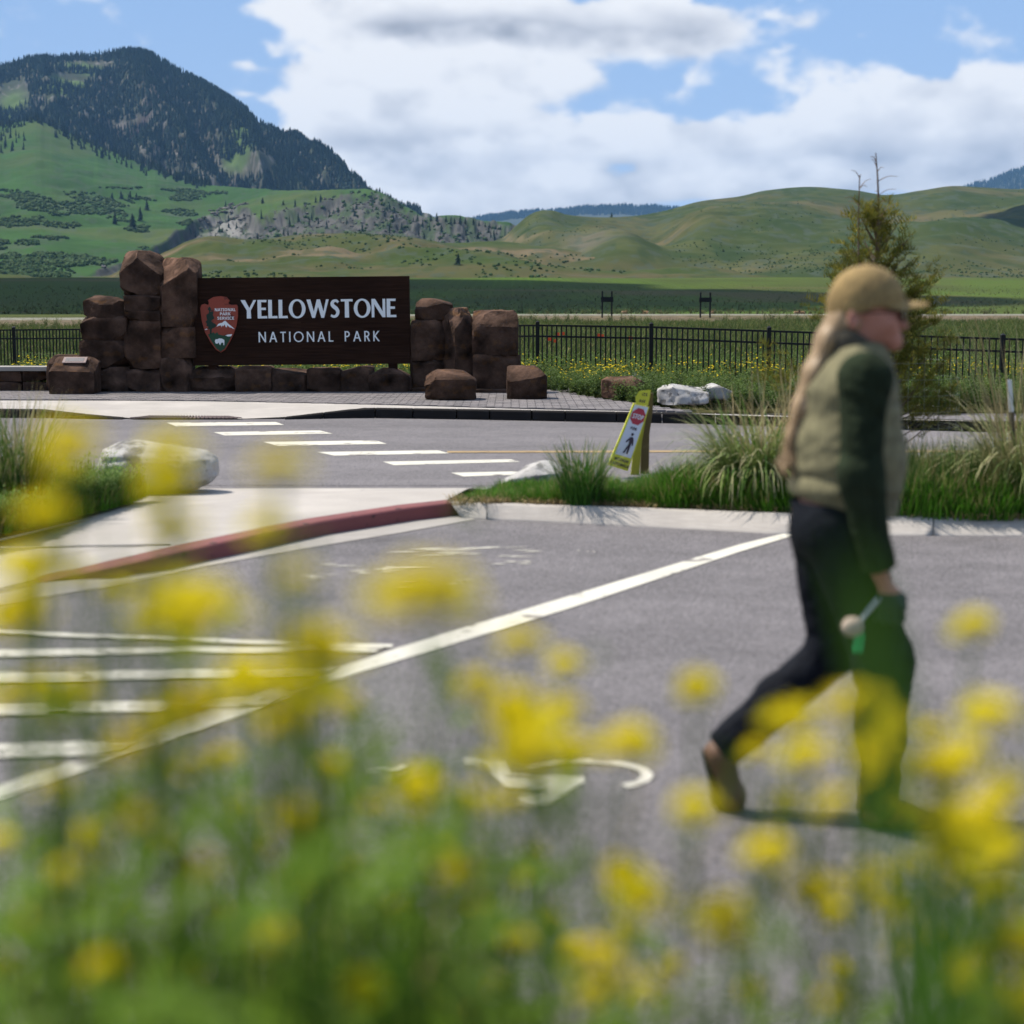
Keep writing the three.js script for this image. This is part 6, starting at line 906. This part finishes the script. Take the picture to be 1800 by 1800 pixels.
  { const r = rng(606), st = []; for (let i = 0; i < 170; i++) { const off = () => v3((r() - 0.5) * 0.05, (r() - 0.5) * 0.03, (r() - 0.5) * 0.1), c = new THREE.CatmullRomCurve3(hp.map(([q], k) => q.clone().add(off().multiplyScalar(k < 1 ? 0.5 : 1.05)))); if (r() < 0.5) c.points.push(c.points[5].clone().add(v3(-0.02 * r(), -0.05 * r(), 0))); st.push(new THREE.TubeGeometry(c, 14, 0.0016, 3)); } mesh('strand', mergeGeometries(st), hairM, hairMesh).userData = { kind: 'stuff' }; }
  // sunglasses
  const gl = mesh('sunglasses', mergeGeometries([-1, 1].map((s) => { const g = new RoundedBoxGeometry(0.01, 0.036, 0.05, 3, 0.005); g.rotateY(s * -0.35); const q = J(1587, 554, s * 0.033); g.translate(q.x, q.y, q.z); return g; })), mat(C(0.05, 0.012, 0.016), { roughness: 0.12 }), person);
  mesh('temple', mergeGeometries([-1, 1].map((s) => bar(J(1582, 548, s * 0.062), J(1506, 550, s * 0.083), 0.0025, 0.0025, 6))), dark, gl);
  // what the near hand holds
  const q0 = J(1497, 1112, 0.24), it = thing('key_tag', 'silver rod with a pale round knob and bright green tag hanging from the gloved hand', 'key tag', q0.clone().add(O)), tl = (px, py, z = 0.24) => J(px, py, z).sub(q0);
  mesh('rod', bar(tl(1500, 1104), tl(1545, 1052, 0.235), 0.006, 0.006, 10), mat(C(0.7, 0.72, 0.72), { metalness: 0.9, roughness: 0.3 }), it);
  const tg = new RoundedBoxGeometry(0.03, 0.06, 0.014, 2, 0.006); mesh('knob', new THREE.SphereGeometry(0.031, 16, 12).scale(1.05, 0.95, 0.8), mat(C(0.55, 0.42, 0.34), { roughness: 0.7 }), it).position.copy(tl(1497, 1102)); const tq = tl(1507, 1130); tg.rotateZ(-0.1); tg.translate(tq.x, tq.y, tq.z); mesh('tag', tg, mat(C(0.02, 0.5, 0.14), { roughness: 0.4 }), it);
}
// ---------------------------------------------------------------- animals resting beyond the highway
{
  const v = (x, y, z) => new THREE.Vector3(x, y, z), elk = (p) => { let d = ell(p, v(0, 0.3, 0), 0.62, 0.3, 0.26); d = smin(d, ell(p, v(-0.35, 0.3, 0), 0.32, 0.3, 0.26), 0.1); d = smin(d, cap3(p, v(0.42, 0.42, 0), v(0.72, 0.78, 0), 0.17, 0.1), 0.1); d = smin(d, cap3(p, v(0.72, 0.82, 0), v(0.95, 0.72, 0), 0.095, 0.05), 0.04); for (const s of [-1, 1]) { d = smin(d, cap3(p, v(0.7, 0.88, s * 0.06), v(0.62, 1.0, s * 0.17), 0.035, 0.015), 0.02); d = smin(d, cap3(p, v(0.35, 0.14, s * 0.18), v(0.66, 0.06, s * 0.2), 0.08, 0.05), 0.05); d = smin(d, cap3(p, v(0.66, 0.06, s * 0.2), v(0.4, 0.05, s * 0.24), 0.05, 0.04), 0.03); d = smin(d, cap3(p, v(-0.4, 0.18, s * 0.2), v(-0.05, 0.08, s * 0.28), 0.15, 0.06), 0.06); d = smin(d, cap3(p, v(-0.05, 0.07, s * 0.28), v(-0.35, 0.05, s * 0.3), 0.05, 0.04), 0.03); } return smin(d, cap3(p, v(-0.62, 0.42, 0), v(-0.72, 0.3, 0), 0.05, 0.02), 0.03); };
  const g = sdfMesh(elk, v(-0.85, -0.02, -0.4), v(1.1, 1.1, 0.4), 0.035), n = g.attributes.position, col = []; for (let i = 0; i < n.count; i++) { const x = n.getX(i), y = n.getY(i); col.push(...(x < -0.5 ? [0.42, 0.3, 0.18] : x > 0.45 && y > 0.4 ? [0.12, 0.07, 0.045] : [0.28, 0.165, 0.085])); } g.setAttribute('color', new THREE.Float32BufferAttribute(col, 3));
  for (const [px, py, s, turn, lab] of [[1097, 551.5, 0.48, 0.4, 'brown elk lying in the grass beyond the highway, right of the nearer roadside board'], [1135, 551.5, 0.5, 2.9, 'second brown elk resting between the two roadside boards'], [1251, 551.5, 0.44, 0.9, 'brown elk resting just right of the second roadside board'], [1400, 551.5, 0.45, 0.2, 'left one of two brown elk resting near the back of the person'], [1410, 551.5, 0.45, 3.2, 'right one of two brown elk resting near the back of the person']]) { const q = P(px, py, 172), t = thing('elk', lab, 'elk', [q.x, plainY(q.x, -172) + 0.02, -172]); t.rotation.y = turn; t.scale.setScalar(s); mesh('body', g, M.needle, t); }
}
// ---------------------------------------------------------------- the yellow wildflowers close to the camera
{
  const r = rng(707), YEL = [0.8, 0.7, 0.015], STEM = [0.14, 0.24, 0.04];
  const petal = (s, yaw, tilt0) => { const gs = []; for (let k = 0; k < 4; k++) { const g = new THREE.CircleGeometry(s, 6); g.scale(0.75, 1, 1); g.translate(0, s * 1.0, 0); g.rotateX(-1.1); g.rotateY(k * 1.571 + yaw); gs.push(g); } const g = mergeGeometries(gs); g.rotateX(tilt0); g.rotateY(yaw * 3); g.deleteAttribute('uv'); return g; };
  const heads = [1, 2, 3, 4].map((sd) => { const q = rng(sd * 31), gs = []; const n = 13 + sd * 2; for (let i = 0; i < n; i++) { const t = i / n, a = i * 2.4, R = 0.019 * Math.sqrt(t) * (0.85 + 0.3 * q()), g = petal(0.0062 + 0.002 * q(), a, 0.7 * Math.sqrt(t)); g.translate(Math.cos(a) * R, 0.014 * (1 - t) - 0.006 + (q() - 0.5) * 0.006, Math.sin(a) * R); gs.push(g); } return white(mergeGeometries(gs), YEL); });
  const stemG = (pts, r0, r1) => white((() => { const g = mergeGeometries(pts.map((p) => { const t = new THREE.TubeGeometry(new THREE.CatmullRomCurve3(p), 8, lerp(r0, r1, 0.5), 5); t.deleteAttribute('uv'); return t; })); return g; })(), STEM);
  const leafy = (seed, h) => { const q = rng(seed), pos = [], col = [], idx = []; for (let i = 0; i < 16; i++) { const y = h * (0.1 + 0.72 * q()), a = q() * 6.28, L = (0.05 + 0.06 * q()) * (1.2 - y / h), w = L * 0.13, d = new THREE.Vector3(Math.cos(a), 0.5 + 0.5 * q(), Math.sin(a)).normalize().multiplyScalar(L), sd = new THREE.Vector3(-Math.sin(a), 0, Math.cos(a)).multiplyScalar(w), b = new THREE.Vector3(0, y, 0), m = b.clone().addScaledVector(d, 0.5), e = b.clone().add(d); e.y -= L * 0.25; const s = pos.length / 3, c = mix3([0.08, 0.16, 0.012], [0.16, 0.24, 0.03], q()); for (const v of [b, m.clone().add(sd), m.clone().sub(sd), e]) { pos.push(v.x, v.y, v.z); col.push(...c); } idx.push(s, s + 1, s + 2, s + 1, s + 3, s + 2); } return geom(pos, idx, { color: col }); };
  // photograph position of the main head, distance, size, side heads
  const list = [
    [125, 772, 1.05, 1.15, 1, 'yellow flower highest at the left, in front of the far road'], [300, 795, 1.05, 1.1, 1, 'yellow flower blurred just above the smooth white boulder'], [290, 850, 1.1, 1.1, 0, 'yellow flower blurred over the middle of the smooth white boulder'], [488, 822, 1.0, 1.0, 1, 'faint yellow flower standing alone in front of the road, right of the boulder'],
    [80, 905, 1.1, 1.25, 2, 'yellow flower over the low weeds beside the pavement at the left'], [36, 990, 1.25, 1.15, 1, 'yellow flower at the left edge over the pale pavement'], [305, 935, 1.1, 1.2, 1, 'yellow flower over the pavement above the red kerb'], [470, 925, 1.05, 0.9, 0, 'faint yellow flower over the middle of the red kerb'], [200, 1045, 1.5, 1.0, 0, 'small yellow flower under the left end of the red kerb'],
    [345, 1080, 1.0, 1.8, 2, 'large yellow flower cluster left of centre, above the hatched stripes'], [745, 1056, 0.85, 1.75, 0, 'large soft yellow flower in front of the bare asphalt near the middle'], [560, 1150, 1.05, 1.6, 2, 'yellow flower cluster where the hatch stripes meet the diagonal line'], [915, 1130, 1.3, 1.1, 1, 'yellow flower just under the diagonal line, left one of two'], [995, 1170, 1.4, 1.0, 0, 'yellow flower just under the diagonal line, right one of two'], [910, 1255, 1.05, 1.5, 1, 'long yellow flower cluster above the wheelchair symbol'], [1225, 1210, 1.35, 1.05, 0, 'single yellow flower left of the knees of the person'],
    [1105, 1312, 1.2, 1.4, 1, 'yellow flower cluster over the right end of the wheelchair symbol'], [852, 1342, 1.7, 0.9, 0, 'small yellow flower at the left end of the wheelchair symbol'], [1395, 1265, 1.3, 1.3, 0, 'yellow flower in front of the rear lower leg of the person'], [1500, 1240, 1.15, 1.3, 1, 'yellow flower between the knees of the person'], [1530, 1330, 1.2, 1.3, 1, 'yellow flower in front of the shin of the forward leg'], [1420, 1330, 1.25, 1.2, 0, 'yellow flower in the gap between the two shins'], [1330, 1322, 1.5, 0.9, 0, 'small yellow flower beside the heel of the lifted boot'], [1225, 1425, 1.15, 1.3, 0, 'yellow flower just left of the toe of the lifted boot'], [1585, 1425, 1.2, 1.35, 1, 'yellow flower hiding the ankle of the forward boot'], [1380, 1412, 1.5, 1.05, 0, 'dim yellow flower above the shadow between the boots'], [1350, 1500, 1.2, 1.35, 0, 'slanting yellow flower just under the shadow of the person'], [1710, 1100, 1.4, 1.1, 0, 'topmost yellow flower right of the person'], [1740, 1260, 1.15, 1.35, 2, 'tall yellow flower spray at the right edge'], [1640, 1282, 1.7, 0.9, 0, 'small yellow flower right of the forward knee'],
    [1700, 1330, 1.2, 1.1, 0, 0], [1770, 1390, 1.1, 1.2, 1, 0], [1720, 1440, 1.1, 1.4, 2, 'dense bright yellow flower mass at the right edge'], [1680, 1490, 1.15, 1.3, 1, 0], [1760, 1500, 1.05, 1.3, 1, 0], [1700, 1550, 1.2, 1.1, 0, 0], [1650, 1425, 1.4, 1.0, 0, 0], [1600, 1520, 1.35, 1.1, 0, 0], [1585, 1672, 1.4, 1.1, 0, 0], [1545, 1585, 1.7, 0.9, 0, 0], [1430, 1568, 1.2, 1.4, 1, 0], [1465, 1605, 1.6, 1.0, 0, 0], [1265, 1605, 1.15, 1.5, 1, 0],
    [1130, 1580, 1.15, 1.5, 2, 0], [1095, 1535, 1.3, 1.2, 0, 0], [970, 1620, 1.4, 1.1, 1, 0], [940, 1500, 1.5, 1.0, 0, 0], [1005, 1662, 1.9, 0.9, 0, 0], [1045, 1745, 1.35, 1.1, 0, 0], [860, 1730, 1.5, 1.0, 1, 0], [580, 1692, 1.9, 0.9, 0, 0], [620, 1530, 1.7, 0.9, 0, 0], [460, 1490, 1.7, 0.85, 0, 0], [290, 1482, 1.45, 1.1, 0, 0], [735, 1388, 1.2, 1.4, 1, 0], [825, 1412, 1.35, 1.2, 0, 0], [895, 1410, 1.5, 1.0, 0, 0], [340, 1350, 1.35, 1.2, 0, 0], [95, 1385, 1.25, 1.2, 1, 0], [125, 1232, 1.15, 1.3, 1, 0], [285, 1275, 1.15, 1.3, 1, 0], [395, 1330, 1.6, 0.9, 0, 0], [500, 1270, 1.25, 1.2, 0, 0], [30, 1085, 1.15, 1.4, 1, 0], [5, 1480, 1.4, 1.1, 0, 0], [2, 1700, 1.4, 1.1, 0, 0], [1790, 1660, 1.1, 1.4, 1, 0], [215, 1395, 1.6, 0.9, 0, 0], [840, 1205, 1.3, 1.1, 0, 0], [430, 1180, 1.2, 1.1, 0, 0], [600, 1240, 1.3, 1.0, 0, 0], [20, 1230, 1.3, 1.2, 1, 0], [1470, 1700, 1.8, 0.9, 0, 0], [1660, 1640, 1.5, 1, 0, 0], [925, 1545, 1.8, 0.8, 0, 0], [160, 1465, 1.5, 1.1, 0, 0], [230, 1590, 1.6, 1, 0, 0], [380, 1600, 1.8, 0.9, 0, 0], [70, 1610, 1.3, 1.2, 0, 0], [700, 1600, 1.5, 1.1, 0, 0], [760, 1500, 1.4, 1.1, 0, 0], [660, 1420, 1.5, 1, 0, 0], [550, 1560, 1.6, 0.9, 0, 0], [330, 1710, 1.6, 1, 0, 0], [750, 1755, 1.5, 1, 0, 0], [1180, 1700, 1.5, 1, 0, 0], [1090, 1640, 1.5, 1, 0, 0], [835, 1600, 1.5, 1, 0, 0], [1320, 1745, 1.5, 1, 0, 0], [420, 1420, 1.4, 1, 0, 0], [585, 1350, 1.4, 1, 0, 0], [180, 1700, 1.1, 1.1, 1, 0], [480, 1650, 1.2, 1.1, 0, 0], [640, 1740, 1.1, 1, 0, 0], [110, 1540, 1.2, 1.1, 0, 0], [350, 1530, 1.1, 1.1, 0, 0], [520, 1440, 1.1, 1.2, 0, 0],
  ];
  const bands = [[700, 1180, 'above the knees'], [1180, 1300, 'level with the knees'], [1300, 1400, 'level with the shins'], [1400, 1500, 'level with the boots'], [1500, 1600, 'just below the boots'], [1600, 1800, 'in the bottom band']];
  const placeOf = (px, py) => { const [a, b, t] = bands.find(([a, b]) => py >= a && py < b), row = list.filter((q) => q[1] >= a && q[1] < b).map((q) => q[0]).sort((m, n) => m - n), k = row.indexOf(px); return k < row.length / 2 ? `blurred yellow flower, ${ORD[k]} from the left among those ${t}` : `blurred yellow flower, ${ORD[row.length - 1 - k]} from the right among those ${t}`; };
  for (const [px, py, d, s, side, lab] of list) {
    const top = P(px, py, d), leanX = (r() - 0.5) * 0.16, leanZ = (r() - 0.5) * 0.12, bx = top.x + leanX, bz = Math.max(top.z + leanZ, -2.15), base = new THREE.Vector3(bx, bankH(bx, bz) - 0.02, bz), t = top.clone().sub(base);
    const pl = thing('wildflower', lab || placeOf(px, py), 'wildflower', base, 'yellow wildflowers close to the camera');
    const mid = new THREE.Vector3(t.x * 0.35 + (r() - 0.5) * 0.05, t.y * 0.55, t.z * 0.35), stems = [[new THREE.Vector3(), mid, t]], hs = [[t, s]];
    for (let k = 0; k < side + 1; k++) { const a = r() * 6.28, q = 0.02 + 0.035 * r(), tip = new THREE.Vector3(t.x + Math.cos(a) * q, t.y - 0.01 - 0.07 * r(), t.z + Math.sin(a) * q), from = mid.clone().lerp(t, 0.4 + 0.4 * r()), m2 = from.clone().lerp(tip, 0.5); m2.x += Math.cos(a) * 0.02; stems.push([from, m2, tip]); if (k < side) hs.push([tip, s * (0.6 + 0.4 * r())]); }
    mesh('stem', stemG(stems, 0.0026, 0.0018), M.leaf, pl);
    const lf = mesh('foliage', leafy(Math.floor(r() * 1e6), t.y * 0.85), M.leaf, pl); lf.userData = { kind: 'stuff' };
    hs.forEach(([p, k]) => { const h = mesh('flower_head', heads[Math.floor(r() * 4)], M.bloom, pl); h.position.copy(p); h.scale.setScalar(k * (py > 1330 ? 0.56 : 0.66)); h.rotation.y = r() * 6; h.rotation.x = (r() - 0.3) * 0.8; });
  }
  // broad blades so near that they are only a green veil
  for (const [lab, d, pts, w] of [['green grass blade so close that it veils the forward leg of the person', 0.52, [[1575, 1800], [1560, 1500], [1550, 1250], [1500, 1020], [1460, 930]], 0.0036], ['second green veil of a close grass blade over the hips of the person', 0.6, [[1640, 1800], [1600, 1500], [1575, 1250], [1540, 1060], [1530, 960]], 0.0034], ['pale green grass blade very close to the camera at the lower right corner', 0.55, [[1660, 1800], [1700, 1640], [1745, 1520], [1775, 1450]], 0.006]]) {
    const q = pts.map(([x, y]) => P(x, y, d)), z = -d, g = q[0].clone(); g.y = bankH(g.x, z) - 0.02; const t = thing('grass_stalk', lab, 'grass', g), c = new THREE.CatmullRomCurve3([new THREE.Vector3(), ...q.map((v) => v.sub(g))]), pos = [], col = [], idx = [], N = 24;
    for (let i = 0; i <= N; i++) { const v = c.getPoint(i / N), k = w * (i < N * 0.7 ? 1 : 1 - (i / N - 0.7) / 0.31); pos.push(v.x - k, v.y, v.z + 0.002, v.x, v.y, v.z - 0.001, v.x + k, v.y, v.z + 0.002); for (let j = 0; j < 3; j++) col.push(0.1, 0.22, 0.03); if (i < N) { const a = i * 3; idx.push(a, a + 1, a + 3, a + 1, a + 4, a + 3, a + 1, a + 2, a + 4, a + 2, a + 5, a + 4); } }
    mesh('blade', geom(pos, idx, { color: col }), M.leaf, t);
  }
  // the green mass below them
  const ws = [weed(901, 0.5, 5, 22, 0.075, { tilt: 0.35, lw: 0.11, sw: 0.0022, c0: [0.06, 0.15, 0.006], c1: [0.19, 0.32, 0.016] }), weed(902, 0.58, 5, 20, 0.085, { tilt: 0.3, lw: 0.1, sw: 0.0022, c0: [0.04, 0.12, 0.006], c1: [0.16, 0.26, 0.016] }), weed(903, 0.45, 6, 20, 0.07, { tilt: 0.4, lw: 0.12, sw: 0.002, c0: [0.09, 0.19, 0.006], c1: [0.26, 0.37, 0.016] })], pl = [];
  const topOf = curve([[-200, 1200], [0, 1270], [200, 1310], [350, 1240], [520, 1130], [640, 1120], [780, 1250], [900, 1370], [1050, 1440], [1180, 1500], [1260, 1640], [1400, 1680], [1520, 1660], [1600, 1580], [1700, 1450], [1800, 1400], [2000, 1300]]);
  for (let i = 0; i < 300; i++) { const px = -150 + 2100 * r(), d = 0.9 + 1.2 * r(), py = topOf(px) + 520 * Math.pow(r(), 0.8) + 10, top = P(px, py, d), by = bankH(top.x, -d), h = top.y - by; if (h < 0.15 || fbm(px / 130, py / 200, 4, 3) < -0.22) continue; if (px > 1180 && px < 1620 && r() < 0.45) continue; if (px < 230 && r() < 0.4) continue; pl.push({ p: new THREE.Vector3(top.x, by - 0.01, -d), s: h / 0.5 * 0.62 + 0.28, sy: h / 0.5, yaw: r() * 6.28, c: shade(r, 0.5) }); }
  const ds = [tuft(911, 5, 0.5, 0.02, { w: 0.0022, lean: 0.5, straw: 1, c0: [0.3, 0.25, 0.16], c1: [0.4, 0.34, 0.22] })], dl = []; for (let i = 0; i < 70; i++) { const px = 40 + 700 * r(), d = 1.0 + 1.0 * r(), top = P(px, 1330 + 350 * r(), d), by = bankH(top.x, -d), h = top.y - by; if (h > 0.15) dl.push({ p: new THREE.Vector3(top.x, by, -d), s: h / 0.5, yaw: r() * 6.28, c: shade(r) }); }
  instanced('dry_stems', ds, M.blade, dl, 'dry straw coloured stems among the wildflowers at the lower left', 'grass');
  instanced('foliage', ws, M.leaf, pl, 'soft green stems and leaves of the wildflowers close to the camera', 'foliage');
}
renderer.render(scene, camera);
